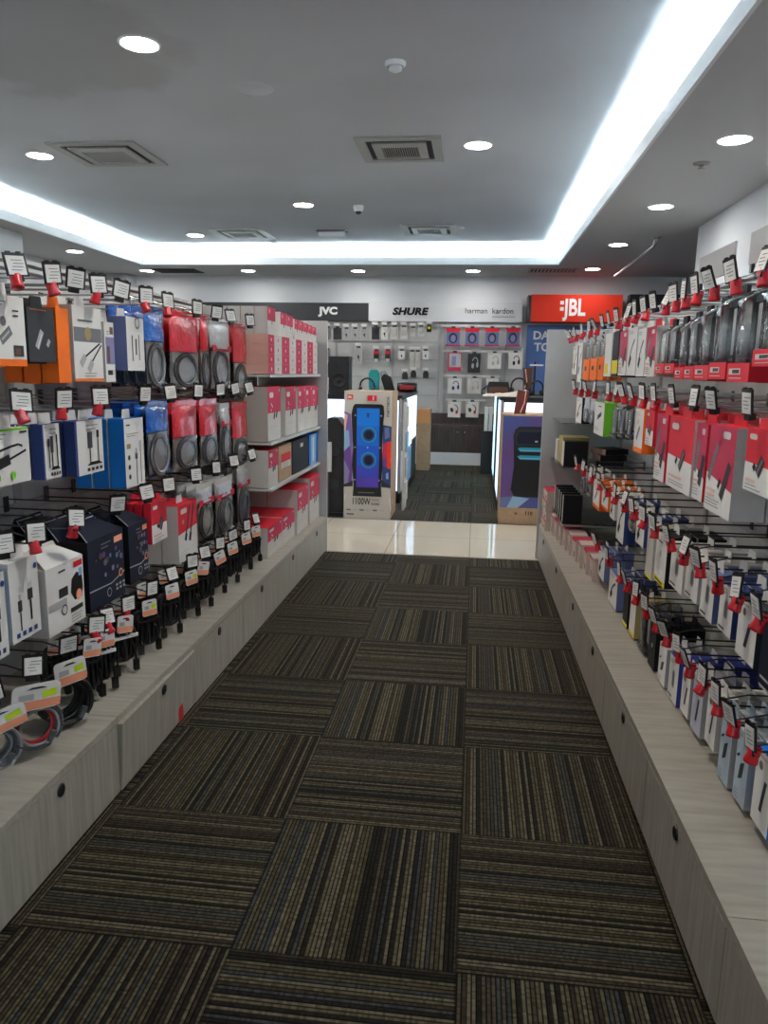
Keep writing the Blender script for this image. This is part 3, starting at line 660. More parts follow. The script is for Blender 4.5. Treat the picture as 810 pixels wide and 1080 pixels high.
XT, DT = -1.15, .144                                # front of the hanging goods, left and right
NAMES = {'box':('boxed_accessory','box'), 'pouch':('cable_pouch','pouch'), 'clam':('blister_pack','package'), 'coil':('coiled_cable','cable'), 'bundle':('cable_bundle','cable'), 'handle':('boxed_accessory','box')}
def hang_row(side, ri, row, specs, extra=()):
    """specs: (px left, px right, py top, py bottom, depth, copies, kind, look, lock, builder(W,H,D))"""
    z_h = ROWZ[side][ri]; items = []; XT = -1.15
    for s_ in specs:
        pl, pr, pt, pb = s_[:4]; pm = (pl+pr)/2
        if side == 'left':
            XT = {'coil':-1.085,'bundle':-1.11}.get(s_[6], -1.15)
            y0, y1 = on_x(pl, (pt+pb)/2, XT).y, on_x(pr, (pt+pb)/2, XT).y; zt, zb = on_x(pm, pt, XT).z, on_x(pm, pb, XT).z
        else:
            y1, y0 = on_r(pl, (pt+pb)/2, DT)[0], on_r(pr, (pt+pb)/2, DT)[0]; zt, zb = on_r(pm, pt, DT)[1], on_r(pm, pb, DT)[1]
        zt = min(zt, z_h-.006); zb = max(zb, LT+.006)
        items.append([y0, y1, zb, zt, s_])
    items.sort(key=lambda q: q[0]+q[1])
    for a_, b_ in zip(items, items[1:]):
        if a_[4][6] != 'coil' and a_[1] > b_[0]-.004:
            m_ = (a_[1]+b_[0])/2; a_[1] = m_-.002; b_[0] = m_+.002
    if side == 'left':
        for q in items:
            if q[1] > 3.80: q[1] = 3.80
    if side == 'right':
        for q in items:
            if q[1] > 5.10: q[1] = 5.10; q[0] = min(q[0], 5.06)
    ys = sorted([((q[0]+q[1])/2, q[4][8]) for q in items] + [(y, l) for y, l in extra])
    for n, (y, lk) in enumerate(ys): hook(side, y, z_h, row, n, lk)
    for q in items:
        y0, y1, zb, zt, s_ = q; W, H = max(.03, y1-y0), zt-zb; yc = (y0+y1)/2; D = s_[4]
        n = [i for i, (y, l) in enumerate(ys) if abs(y-yc) < 1e-6][0]
        parts = s_[9](W, H, D); nm, ct = NAMES[s_[6]]
        if parts and s_[6] in ('box',) and parts[-1][0] == 'hang_tab':
            pass
        for k in range(s_[5]):
            back = .004 + D/2 + k*(.112 if s_[6] == 'bundle' else D*(1.25 if s_[6] == 'pouch' else 1)+.006)
            if back + D/2 > .335: break
            if s_[6] in ('coil','bundle') and side == 'left': back += .012
            j = 0 if k == 0 else random.uniform(-.004,.004)
            jz = 0 if k == 0 else random.uniform(-.004, .0)
            if zb+jz < LT+.004: jz = 0
            XT = {'coil':-1.075,'bundle':-1.10}.get(s_[6], -1.15)
            loc, rz = (((XT-back, yc+j*.5, zb+jz), PI/2) if side == 'left' else (tuple(RW(DT+back, yc+j*.5, zb+jz)), -PI/2+RA))
            if s_[6] in ('coil','bundle'): rz -= .62
            place(parts, nm, '%s, %s, %s hook from front, %s row, %s rack' % (s_[7], DEP[k], ORD[n], row, side), ct, loc, rz, '%s on %s hook of %s row, %s rack' % (s_[7], ORD[n], row, side) if s_[5] > 1 else None)

B = lambda art, front=white, side=None, top=None, **k: (lambda W, H, D: pk_box(W, H, D, art, front, side, top, **k))
PO = lambda *a, **k: (lambda W, H, D: pk_pouch(W, H, D, *a, **k))
CL = lambda *a, **k: (lambda W, H, D: pk_clam(W, H, D, *a, **k))
CO = lambda *a, **k: (lambda W, H, D: pk_coil(W, H, D, *a, **k))
BU = lambda **k: (lambda W, H, D: pk_bundle(W, H, D, **k))
HB = lambda *a: (lambda W, H, D: pk_handle(W, H, D, *a))

hang_row('left', 0, 'top', [
    (-14,28,311,386,.025,5,'box','white adapter box with orange edge',1, B(a_hub, white, white, back=orange)),
    (31,59,325,382,.024,2,'box','charcoal adapter box',1, B(a_dongle, dgrey, dgrey)),
    (62,75,325,404,.05,3,'box','orange cable box',0, B(a_plain, orange, orange)),
    (79,109,324,402,.048,4,'box','white cable box with orange base',1, B(a_plug2, white, offw, back=orange)),
    (112,122,340,403,.04,3,'box','white box with purple picture',0, B(a_people, white, offw)),
    (135,153,335,391,.10,3,'box','slate blue box with white front',1, B(a_vert, white, slate)),
    (158,178,330,408,.03,4,'pouch','blue foil cable pouch',1, PO(foilblue, foilblue, .62, cablelight, sd=1)),
    (184,213,333,408,.03,5,'pouch','red topped clear cable pouch',0, PO(foilred, offw, .50, cablegrey, sd=2)),
    (216,223,336,408,.03,3,'pouch','red topped pouch',0, PO(foilred, offw, .55, cablegrey, sd=3)),
    (226,246,342,410,.03,4,'pouch','silver pouch with dark cable',0, PO(silver, silver, .62, cablegrey, sd=4, band=redc)),
    (250,269,347,420,.03,4,'pouch','red and silver cable pouch',0, PO(foilred, silver, .52, cablegrey, sd=5)),
])
hang_row('left', 1, 'second', [
    (-12,33,452,512,.022,2,'box','white cable box with green edge',1, B(a_green, white, offw)),
    (47,65,447,505,.034,4,'box','white box with navy side',1, B(a_hdmi3, white, navy)),
    (81,110,443,500,.034,3,'box','white converter box with navy edge',1, B(a_hdmi, white, navy)),
    (133,153,441,513,.055,3,'box','tall blue and white cable box',0, B(a_tall, white, blue)),
    (160,183,428,502,.03,4,'pouch','blue foil pouch with clear window',0, PO(foilblue, foilblue, .64, cablelight, sd=7)),
    (187,212,428,494,.03,5,'pouch','red foil topped cable pouch',0, PO(foilred, offw, .52, cablegrey, sd=8)),
    (215,233,426,490,.03,4,'pouch','shiny red topped cable pouch',0, PO(foilred, offw, .50, cablegrey, sd=9)),
    (236,246,430,488,.03,3,'pouch','white pouch with red strip',0, PO(silver, silver, .72, cablegrey, sd=10, band=redc)),
    (249,272,428,489,.03,3,'pouch','crinkled red and silver pouch',0, PO(foilred, silver, .48, cablegrey, sd=11)),
])
hang_row('left', 2, 'third', [
    (-20,9,606,700,.03,3,'box','flat cable box with blue edge',0, B(a_usb, white, blue)),
    (12,43,588,674,.034,4,'box','white charging cable box',1, B(a_usb, white, white)),
    (50,90,575,664,.075,2,'handle','white mouse box with peaked handle',1, HB(a_mouse, white, offw)),
    (94,132,546,638,.085,3,'handle','black gaming box with peaked handle',0, HB(a_gamer, dnavy, black, pale)),
    (137,157,536,612,.08,3,'handle','smaller black gaming box',0, HB(a_gamer, dnavy, black, pale)),
    (161,177,528,571,.03,3,'box','small red and white cable box',0, B(a_red, white, redc, tabm=redc, tw=.05)),
    (189,209,530,590,.07,3,'box','tall red and white cable box',0, B(a_redcab, white, offw, redc)),
    (212,228,515,568,.03,4,'pouch','white pouch with red stripe',0, PO(silver, offw, .74, cablegrey, sd=12, band=redc)),
    (231,249,508,562,.03,4,'pouch','red striped pouch, grey cable',0, PO(silver, offw, .74, cablegrey, sd=13, band=redc, loops=4)),
    (254,275,492,553,.03,4,'pouch','clear pouch with thick dark cable',0, PO(silver, offw, .74, dgrey and cablegrey, sd=14, band=redc, loops=5)),
])
hang_row('left', 3, 'bottom', [
    (-24,36,738,815,.07,1,'coil','grey cable coil with orange card',0, CO(cablegrey, sd=1, n=14)),
    (22,70,711,794,.05,1,'coil','grey coil with red inner band',0, CO(cablegrey, sd=2, red=True, n=11)),
    (55,109,689,776,.09,1,'coil','thick black cable coil',0, CO(cableblack, sd=3, n=15, thick=.006)),
    (98,110,668,746,.045,2,'bundle','black cable bundle, orange card',1, BU(sd=4)),
    (111,123,652,736,.045,2,'bundle','black cable bundle, white tie',1, BU(sd=3)),
    (128,147,638,730,.045,2,'bundle','wide black cable bundle, white tie',1, BU(sd=6, n=9)),
    (152,172,630,722,.045,2,'bundle','black bundle, yellow stickered card',0, BU(sd=7, n=9)),
    (176,194,612,712,.045,2,'bundle','long black cable bundle',0, BU(sd=8, n=9)),
    (198,211,592,686,.045,2,'bundle','black cable bundle',0, BU(sd=10)),
    (213,224,585,668,.045,2,'bundle','black cable bundle',0, BU(sd=11)),
    (227,239,575,655,.045,2,'bundle','black cable bundle, plain card',0, BU(sd=13)),
    (242,252,568,645,.045,2,'bundle','black cable bundle',0, BU(sd=14)),
    (255,267,558,628,.045,2,'bundle','dark cable bundle, orange card',0, BU(sd=16)),
    (269,279,550,608,.045,2,'bundle','short black cable bundle',0, BU(sd=17)),
])
hang_row('right', 0, 'top', [
    (796,826,284,386,.07,2,'clam','black blister pack on red base',1, CL()),
    (769,792,300,403,.07,2,'clam','black blister pack on red base',1, CL()),
    (749,767,311,400,.06,2,'clam','grey blister pack on red base',1, CL()),
    (733,748,322,401,.06,2,'clam','grey blister pack on red base',1, CL()),
    (722,732,331,400,.055,2,'clam','slim grey blister on red base',1, CL()),
    (712,721,337,400,.055,2,'clam','slim grey blister on red base',1, CL()),
    (701,711,341,394,.05,2,'clam','black blister with red foot',1, CL(redc, blackp, black)),
    (691,700,344,394,.05,2,'clam','black blister with red foot',0, CL(redc, pale, black)),
    (680,690,345,397,.045,3,'box','white box with red top',1, B(a_red2, white, offw, redc, tabm=redc, tw=.05)),
    (671,679,347,397,.045,3,'box','white box with dark plug',1, B(a_greycab, white, offw)),
    (661,670,346,396,.045,2,'box','white box with grey plug',1, B(a_greycab, white, offw)),
    (652,660,349,396,.045,2,'box','white and red box',1, B(a_red2, white, offw)),
    (645,651,350,397,.04,3,'box','black and yellow box',0, B(lambda W,H: [R(yellow,0,.06*H,W,.36*H)], black, black)),
    (637,644,352,397,.04,2,'box','white box with yellow label',0, B(lambda W,H: [R(yellow,.1*W,.06*H,.6*W,.3*H)], white, offw)),
    (630,636,354,401,.03,3,'clam','clear blister on orange base',1, CL(orange, offw, pale, .52, orange)),
    (622,629,357,401,.03,3,'clam','clear blister on orange base',1, CL(orange, offw, pale, .52, orange)),
    (615,621,359,401,.03,3,'clam','clear blister on orange base',1, CL(orange, offw, pale, .52, orange)),
    (609,613,362,403,.04,2,'box','narrow white box',1, B(a_greycab, white, pale)),
    (604,608,365,395,.03,3,'box','narrow white box',1, B(a_greycab, white, slate)),
    (599,603,367,394,.03,3,'box','slim white box, dark side',1, B(a_greycab, white, grey)),
])
hang_row('right', 1, 'second', [
    (784,812,452,522,.028,4,'box','red and white adapter box',0, B(a_red, white, white, redc, tabm=redc, tw=.05)),
    (744,772,448,545,.085,3,'box','large red and white dock box',0, B(a_red2, white, offw, redc, tabm=redc, tw=.05)),
    (731,742,446,529,.05,3,'box','narrow red and white box',0, B(a_red2, white, redc, redc, tabm=redc, tw=.05)),
    (703,729,440,519,.03,4,'box','bright red and white hub box',0, B(a_red, white, offw, redc, tabm=redc, tw=.05)),
    (690,701,436,508,.04,4,'box','red and white adapter box',1, B(a_red2, white, redc, redc, tabm=redc, tw=.05)),
    (680,688,432,470,.04,3,'box','red topped small box',1, B(a_red, white, redc, tabm=redc, tw=.05)),
    (668,677,431,478,.06,3,'box','white box with orange side',1, B(a_orangew, white, orange)),
    (659,666,428,463,.04,3,'clam','clear pack with dark plug',1, CL(dgrey, dgrey, pale, .1)),
    (651,657,427,462,.04,3,'clam','dark clear pack',1, CL(dgrey, grey, dgrey, .1)),
    (643,650,426,462,.04,3,'clam','grey clear pack',1, CL(dgrey, grey, pale, .1)),
    (626,636,424,459,.06,2,'box','white box with green side',1, B(a_greenw, white, green)),
    (620,625,423,447,.02,4,'pouch','silver foil bag',1, PO(silver, silver, .6, cablelight, sd=20)),
    (614,619,421,445,.02,4,'pouch','silver foil bag',1, PO(silver, silver, .6, cablelight, sd=21)),
    (607,613,419,446,.05,4,'box','black box with white front',1, B(a_greycab, white, black)),
])
hang_row('right', 2, 'third', [
    (800,822,640,735,.04,4,'box','tall dark navy box',1, B(lambda W,H: lines(pale,.1*W,.12*H,.8*W,2,.02,.006), dnavy, dnavy)),
    (776,797,618,700,.08,3,'box','white box with dark side',1, B(a_slimdev, white, dgrey)),
    (757,772,601,671,.05,4,'box','white box with blue side',1, B(a_white_slot, white, navy)),
    (738,752,588,655,.055,4,'box','white box with pale blue side',1, B(a_white_slot, white, slate)),
    (722,736,574,634,.06,3,'box','white box with grey adapter',1, B(a_white_slot, white, offw)),
    (706,720,562,624,.06,3,'box','white box with pale adapter',1, B(a_white_slot, white, offw)),
    (690,702,552,618,.09,2,'box','black box with yellow base',1, B(a_blackyel, white, black)),
    (681,688,540,612,.05,3,'box','plain white box with yellow base',1, B(lambda W,H: [R(yellow,0,0,W,.06*H)], offw, offw)),
    (670,679,530,576,.05,3,'box','white box with blue side',1, B(a_greycab, white, navy)),
    (660,668,524,562,.04,3,'pouch','clear silver bag',1, PO(silver, offw, .7, cablelight, sd=30)),
    (650,658,517,573,.05,3,'box','white box with navy side',1, B(a_greycab, white, navy)),
    (643,648,511,548,.04,3,'box','slim white box',1, B(a_greycab, white, offw)),
    (634,641,505,538,.05,3,'box','white box with orange side',1, B(a_orangew, white, orange)),
    (625,632,501,537,.05,3,'box','white and orange box',1, B(a_orangew, white, orange)),
    (617,622,497,524,.03,3,'pouch','silver bag with white plug',1, PO(silver, offw, .7, cablelight, sd=31)),
    (611,615,494,520,.03,3,'pouch','silver bag with grey plug',1, PO(silver, offw, .7, cablelight, sd=32)),
])
hang_row('right', 3, 'bottom', [
    (792,812,790,880,.06,3,'box','white box with bright blue side',1, B(a_slimdev, white, brightblue)),
    (773,787,768,852,.03,4,'box','pale blue adapter box, dark device',1, B(a_device, mat('ice_blue_card',(.42,.52,.60),.4), pale)),
    (757,769,748,832,.03,4,'box','ice blue adapter box',1, B(a_device, MATS['ice_blue_card'], pale)),
    (743,754,727,790,.05,4,'box','white box with black adapter',1, B(a_slimdev, white, offw)),
    (728,739,714,776,.03,4,'box','lilac tinted adapter box',1, B(a_slimdev, mat('lilac_white_card',(.50,.50,.60),.45), pale)),
    (717,726,706,756,.04,3,'box','white box with dark strip',1, B(a_slimdev, white, pale)),
    (703,713,690,757,.075,3,'box','white box with blue side',1, B(a_white_slot, white, mat('royal_blue_card',(.05,.07,.36),.45))),
    (693,701,678,726,.04,3,'box','white box with grey device',1, B(a_device, white, pale)),
    (683,690,655,706,.05,3,'box','narrow black box',1, B(lambda W,H: [Ci(pale,.5*W,.5*H,.008)], black, black)),
    (672,680,640,688,.04,3,'clam','clear pack with black product',1, CL(dgrey, blackp, grey, .1)),
    (663,669,628,672,.04,3,'box','white box with yellow edge',1, B(lambda W,H: [R(yellow,0,0,W,.1*H)], white, khaki)),
    (656,661,622,668,.04,3,'box','narrow black and yellow box',1, B(lambda W,H: [R(yellow,0,0,W,.1*H)], black, black)),
    (641,650,603,640,.05,3,'box','white box with lilac side',1, B(a_greycab, white, slate)),
    (630,637,577,611,.04,3,'box','white box with purple side',1, B(a_greycab, white, slate)),
])

# ------------------------------------------------------------------ left shelf bay
SH = [('upper', 1.245), ('middle', .892), ('lower', .645)]
for nm, z in SH:
    t = thing('shelf', '%s white metal shelf in the left far bay' % nm, 'shelf', (-1.06, 4.49, z), PI/2)
    MB().box(-.645,.645,.0,.425,-.014,-.002,shelfm).build('board', t)
    MB().box(-.645,.645,-.004,.0,-.016,.0,panel).build('price_rail', t)
    for s_ in (-.6,.6): MB().prism([(.30,-.0145),(.42,-.0145),(.42,-.028)], s_-.004, s_+.004, upright, 'x').build('bracket', t)
def lput(parts, name, label, xf, y, z, D, group=None, rz=0):
    return place(parts, name, label, 'box', (xf-D/2, y, z), PI/2+rz, group)
def spanL(pl, pr, py, x=-1.075): return max(3.86, on_x(pl, py, x).y), max(3.90, min(5.135, on_x(pr, py, x).y))
# upper shelf: four-high stacks of flat boxes, their ends red or white, then upright boxes on top
cols = [(278,288),(288,296),(296,304),(304,311),(311,317),(317,323),(323,329),(329,333.5)]
for i, (pl, pr) in enumerate(cols):
    y0, y1 = spanL(pl, pr, 370); W = y1-y0-.004; hh = .0505
    redend = i % 2 == 0
    pts = pk_box(W, hh-.001, .30, a_dot if redend else a_dotr, pinkred if redend else offw, pinkc if redend else offw, offw, tab=False)
    for k in range(4):
        lput(pts, 'boxed_charger', '%s-ended flat box, %s from bottom, %s stack from left, upper shelf' % ('red' if redend else 'white', ORD[k], ORD[i]), -1.068, (y0+y1)/2, 1.247+k*hh, .30, 'flat boxes on the upper shelf')
tops = [(279.5,290,324,'upright red and white box'),(295,302,330,'red white upright box'),(302,308.5,333,'red white upright box'),(310,315,337,'small upright red box'),(315,320,339,'small upright red box'),(320,325,341,'small upright red box'),(325,329,343,'small upright red box'),(329,333,345,'small upright red box')]
for i, (pl, pr, pt, lk) in enumerate(tops):
    y0, y1 = spanL(pl, pr, 350); W = y1-y0-.004; H = max(.10, on_x((pl+pr)/2, pt, -1.08).z - 1.4505)
    D = .068; pts = pk_box(W, H, D, a_cartonsmall, offw, offw, offw, tab=False)
    for k in range(5 if i == 0 else 3):
        lput(pts, 'boxed_charger', '%s, %s, %s column from left atop upper shelf stacks' % (lk, DEP[k], ORD[i]), -1.072-k*(D+.003), (y0+y1)/2, 1.2475+4*hh, D, 'upright boxes on the upper shelf')
for i, (pl, pr, pt) in enumerate([(282,296,408),(301,312,408),(314,322,408),(322,329,407),(329,336.5,407)]):
    y0, y1 = spanL(pl, pr, 430); W = y1-y0-.004; H = min(.315, on_x((pl+pr)/2, pt, -1.075).z-.894); D = .13
    pts = pk_box(W, H, D, a_carton, offw, mat('beige_side_card',(.44,.40,.35)) if i == 0 else offw, redc, tab=False)
    for k in range(2): lput(pts, 'boxed_adapter', 'red and white carton, %s, %s from left on middle shelf' % (DEP[k], ORD[i]), -1.075-k*(D+.004), (y0+y1)/2, .8945, D, 'cartons on the middle shelf')
for i, (pl, pr, pt, art, fr, sd, lk) in enumerate([(279,293,461,a_carton,offw,offw,'red and white carton left of kraft box'),(294,307.5,458,a_kraft,kraft,kraft,'brown kraft box with red and white print'),
        (308.5,325,453,a_sticker,black,black,'plain black box with small white sticker'),(326,336,452,lambda W,H: [R(skyblue,.2*W,0,.75*W,H), R(white,.4*W,.1*H,.5*W,.9*H)],brightblue,dgrey,'glossy light blue box at the shelf end')]):
    y0, y1 = spanL(pl, pr, 485); W = y1-y0-.004; H = min(.20, on_x((pl+pr)/2, pt, -1.075).z-.6475); D = .26
    lput(pk_box(W, H, D, art, fr, sd, redc if i == 0 else fr, tab=False), 'boxed_accessory', lk+', lower shelf', -1.075, (y0+y1)/2, .6475, D)
for i, (pl, pr, pt, xf, lk) in enumerate([(292,304,546,-1.09,'shorter red white carton on the ledge, nearest'),(304.5,316.5,536,-1.09,'shorter red white carton on the ledge, second'),
        (318,331,510,-1.075,'taller red white carton on the ledge, first'),(331.5,343,498,-1.065,'taller red white carton at the ledge end')]):
    y0, y1 = [(3.88,4.19),(4.19,4.50),(4.51,4.82),(4.82,5.135)][i]; W = y1-y0-.006; H = min(.362, on_x((pl+pr)/2, pt, xf).z-LT-.001); D = .15 if i < 2 else .19
    pts = pk_box(W, H, D, a_carton, offw, offw, redc, tab=False)
    for k in range(2): lput(pts, 'boxed_adapter', lk+', %s' % DEP[k], xf-k*(D+.004), (y0+y1)/2, LT+.001, D, 'cartons on the left ledge')

# ------------------------------------------------------------------ right far end: glass shelves and ledge goods
for z, l in ((.985,'upper'), (.72,'lower')):
    g = thing('glass_shelf', '%s glass shelf at the far end of right rack' % l, 'shelf', tuple(RW(.05, 4.62, z)), -PI/2+RA)
    MB().box(-.56,.0,.0,.44,-.006,.0,glassm).build('pane', g)
    for s_ in (-.53,-.03): MB().box(s_-.006,s_+.006,.02,.44,-.022,-.007,upright).build('bracket', g)
def rput(parts, name, label, dx, y, z, D, group=None, rz=0., cat='box'):
    return place(parts, name, label, cat, tuple(RW(dx+D/2, y, z)), -PI/2+RA+rz, group)
def box_r(name, label, dx, y, z, W, H, D, art, fr, sd, tp=None, group=None, rz=0.):
    return rput(pk_box(W, H, D, art, fr, sd, tp, tab=False), name, label, dx, y, z, D, group, rz)
box_r('boxed_accessory','khaki box on the lower glass shelf',.075,4.86,.7215,.20,.165,.16,a_plain,khaki,khaki)
box_r('boxed_accessory','small white box beside the khaki box, glass shelf',.07,5.04,.7215,.10,.13,.12,a_plain,offw,offw)
box_r('boxed_accessory','black box with pale front by the khaki box',.07,4.69,.7215,.10,.15,.14,a_plain,offw,black)
for k in range(3):
    box_r('boxed_accessory','pink-edged black flat box, %s from bottom, glass shelf end' % ORD[k],.28,4.72+.02*k,.7215+.036*k,.16,.034,.16,a_plain,pinkc,black,black,'pink edged flat boxes',.3*k-.2)
# ledge: stacks of flat salmon boxes with red tops and a row of black boxes
cpk = mat('cream_pink_card',(.58,.47,.41),.5)
def a_cream(W, H): return [R(grey,.52*W,.15*H,.80*W,.42*H), R(pinkc,.08*W,.55*H,.5*W,.62*H), R(pinkred,0,.90*H,W,H)] + lines(grey,.08*W,.45*H,.36*W,3)
for i in range(4):
    box_r('flat_box','cream flat box with red top, %s from bottom, far end of right ledge' % ORD[i],.012+.006*(i%2),5.06,LT+.001+.0655*i,.23,.064,.17,a_cream,cpk,cpk,pinkred,'cream flat boxes on the right ledge',.0)
for i in range(9):
    y = 4.86-.135*i; dx = .045+.010*i
    box_r('cream_box','cream box with red top, %s from far end along right ledge' % ORD[i],dx,y,LT+.001,.115,.125-.004*(i%3),.10,a_cream,cpk,cpk,pinkred if i % 2 else cpk,'cream boxes on the right ledge',random.uniform(-.06,.06))
for i in range(5):
    box_r('boxed_accessory','upright black box with pale front, %s from far end, right ledge' % ORD[i],.055,4.84-.10*i,.4225,.035,.155,.11,a_plain,offw if i % 2 == 0 else pale,black,black,'black boxes above the right ledge')
# low shelf carrying those black boxes
g = thing('glass_shelf', 'lowest glass shelf under the black boxes, right rack', 'shelf', tuple(RW(.05, 4.36, .4215)), -PI/2+RA)
MB().box(-.56,.0,.0,.44,-.006,.0,glassm).build('pane', g)
for s_ in (-.53,-.03): MB().box(s_-.006,s_+.006,.02,.44,-.022,-.007,upright).build('bracket', g)

# grey price boards along the top of the right rack
for i, y in enumerate((1.55, 2.1, 2.7, 3.3)):
    o = MB().box(-.22,.22,-.004,.004,0,.11,pale).box(-.20,-.18,-.006,.006,-.03,.0,dmetal).box(.18,.20,-.006,.006,-.03,.0,dmetal).build('price_board', None, tuple(RW(DW-.05, y, 1.66)), -PI/2+RA)
    tag(o, 'grey board standing on top of the right rack, %s from the near end' % ORD[i], 'board', 'grey boards on the right rack')

# ------------------------------------------------------------------ back wall signs
def sign(label, x0, x1, z0, z1, y, m, d=.04, edge=None):
    t = thing('shop_sign', label, 'sign', ((x0+x1)/2, y, z0)); w = (x1-x0)/2
    MB().box(-w,w,0,d,0,z1-z0,edge or m,f=m).build('board', t); return t
t = sign('long black shop sign with white letters on back wall', -4.75, -1.55, 1.975, 2.225, 10.9, signblack)
text('JVC', .135, signletter, 'lettering', t, (1.02, -.003, .135), bold=.055, sx=1.22)
t = sign('white shop sign with black and grey letters on back wall', -1.55, .60, 1.975, 2.245, 10.9, signwhite)
text('SHURE', .13, black, 'lettering', t, (-.49, -.003, .135), bold=.055, shear=.2, sx=1.2, space=1.06)
text('harman  kardon', .105, dgrey, 'lettering', t, (.62, -.003, .150), bold=.0, sx=1.0)
MB().box(.66,.98,-.003,0,.070,.078,grey).build('underline', t)
t = sign('protruding orange-red shop sign with white letters', .70, 1.89, 1.97, 2.325, 10.62, signred, .30, signred)
MB().box(-.64,-.596,-.002,.30,-.005,.345,signblack).build('side_cheek', t)
text('JBL', .30, signletter, 'lettering', t, (-.02, -.003, .178), bold=.03, sx=.70)
MB().box(-.215,-.165,-.004,0,.225,.272,signletter).build('emblem_bar', t); MB().box(-.215,-.165,-.004,0,.145,.192,signletter).build('emblem_bar', t)
t = sign('black sign at right end of the back wall', 2.0, 3.6, 1.97, 2.34, 10.7, signblack, .2)
t = thing('wall_poster', 'blue poster with white slogan under the red sign', 'poster', (1.3, 10.93, .9))
MB().box(-.62,.62,0,.02,0,1.04,posterblue).polys([R(redc,-.17,.93,-.07,.99)], 0).build('sheet', t)
text('DARE', .155, signletter, 'lettering', t, (-.34, -.002, .90), bold=.03); text('TO LISTEN', .155, signletter, 'lettering', t, (-.14, -.002, .74), bold=.03)

# ------------------------------------------------------------------ back wall display: panel, bars, cabinet
t = thing('slatwall_panel', 'grey metal display panel on the back wall', 'panel', (-1.2, 10.98, 0))
MB().box(-2.0,1.82,-.0,.018,.5,1.97,panel).build('sheet', t)
for x in (-1.6,-.83,.0,.66,.74,1.6): MB().box(x-.012,x+.012,-.014,-.0005,.5,1.97,upright).build('upright', t)
for z in (.95,1.2,1.45,1.70,1.93): MB().box(-2.0,.66,-.008,-.0005,z-.006,z+.006,upright).build('rail', t)
t = thing('wall_cabinet', 'dark brown wooden cabinet with white plinth, back wall', 'cabinet', (-.18, 10.58, 0))
MB().box(-.62,.62,.02,.40,.17,.53,darkwood).build('body', t)
MB().box(-.63,.63,-.005,.40,.53,.555,darkwood).build('top', t)
MB().box(-.62,.62,.36,.39,.555,.70,darkwood).build('backboard', t)
for s_ in (-1,1):
    d = MB().box(min(s_*.003,s_*.615),max(s_*.003,s_*.615),.0,.018,.172,.526,darkwood).build('door', t)
    MB().lathe([(.010,0),(.010,.012),(.0005,.014)], chrome, 10, axis='y').build('knob', d, (s_*.05, 0, .46))
MB().box(-.63,.63,-.012,.10,0,.17,trimw).build('plinth', t)

bars = [(465,549,343.5),(467,551,370),(468,527,396),(470,512,421.5)]
for i, (pl, pr, py) in enumerate(bars):
    p0, p1 = on_y(pl, py, 10.80), on_y(pr, py, 10.80); w = (p1.x-p0.x)/2
    t = thing('display_bar', 'chrome bar for headphones on back wall, %s from top' % ORD[i], 'bar', ((p0.x+p1.x)/2, 10.80, p0.z), 0, 'headphone bars')
    MB().box(-w,w,-.008,.008,-.014,.014,shelfm).build('bar', t)
    for s_ in (-.9,.9): MB().box(w*s_-.006,w*s_+.006,.008,.165,-.012,.012,upright).build('arm', t)
def wallpack(i, px0, px1, py0, py1, art, fr, lk, y=10.76, D=.05, sd=None, top=None, group=None, name='boxed_headphones'):
    a_, b_ = on_y(px0, py1, y), on_y(px1, py0, y); W, H = b_.x-a_.x, b_.z-a_.z
    def f(W, H, D): return pk_box(W, H, D, art, fr, sd or fr, top, tab=True, tabm=dmetal, drop=.025)
    place(f(W, H, D), name, lk, 'box', ((a_.x+b_.x)/2, y+D/2, a_.z), 0, group)
def a_gaming(W, H): return [R(redc,0,.78*H,W,H), Ci(dgrey,.5*W,.45*H,.30*W,14,.30*H), Ci(lilac,.5*W,.42*H,.18*W,12,.2*H), R(pinkred,.02*W,0,.98*W,.08*H), Ln(pale,.03*W,.1*H,.03*W,.85*H,.008), Ln(pale,.97*W,.1*H,.97*W,.85*H,.008)]
n4 = ['first','second','third','fourth']
for i, (a_, b_) in enumerate([(470,486),(490,506),(511,527),(533,549)]): wallpack(i, a_, b_, 346, 365, a_gaming, slate, 'red and blue headset box, %s from left, top bar' % n4[i], group='headset boxes on top bar')
wallpack(0,472,487,372,391,lambda W,H:[R(pale,.1*W,.2*H,.95*W,.95*H),R(lilac,.3*W,.3*H,.6*W,.8*H)],pinkred,'red box with pale front, first on second bar')
wallpack(1,493,507,373,393,a_hsgrey,dgrey,'dark grey headphone box, second on second bar')
wallpack(2,514,529,372.5,389,a_hsgrey,white,'white headphone box, third on second bar')
wallpack(3,536,551,372,389,a_hsdark,white,'white box with dark headphones, fourth on second bar')
wallpack(0,472,487,399,415,a_hsblue,white,'white box with blue headphones, third bar'); wallpack(1,492.5,508,399,415,a_hsgrey,offw,'cream headphone box, second on third bar'); wallpack(2,512.5,526,399,415,a_hsgrey,white,'white headphone box behind the bags, third bar')
wallpack(0,472,486,424,440,a_hsred,white,'white box with red headphones, left on lowest bar'); wallpack(1,491,505,424,440,a_hsred,white,'white box with red headphones, right on lowest bar')
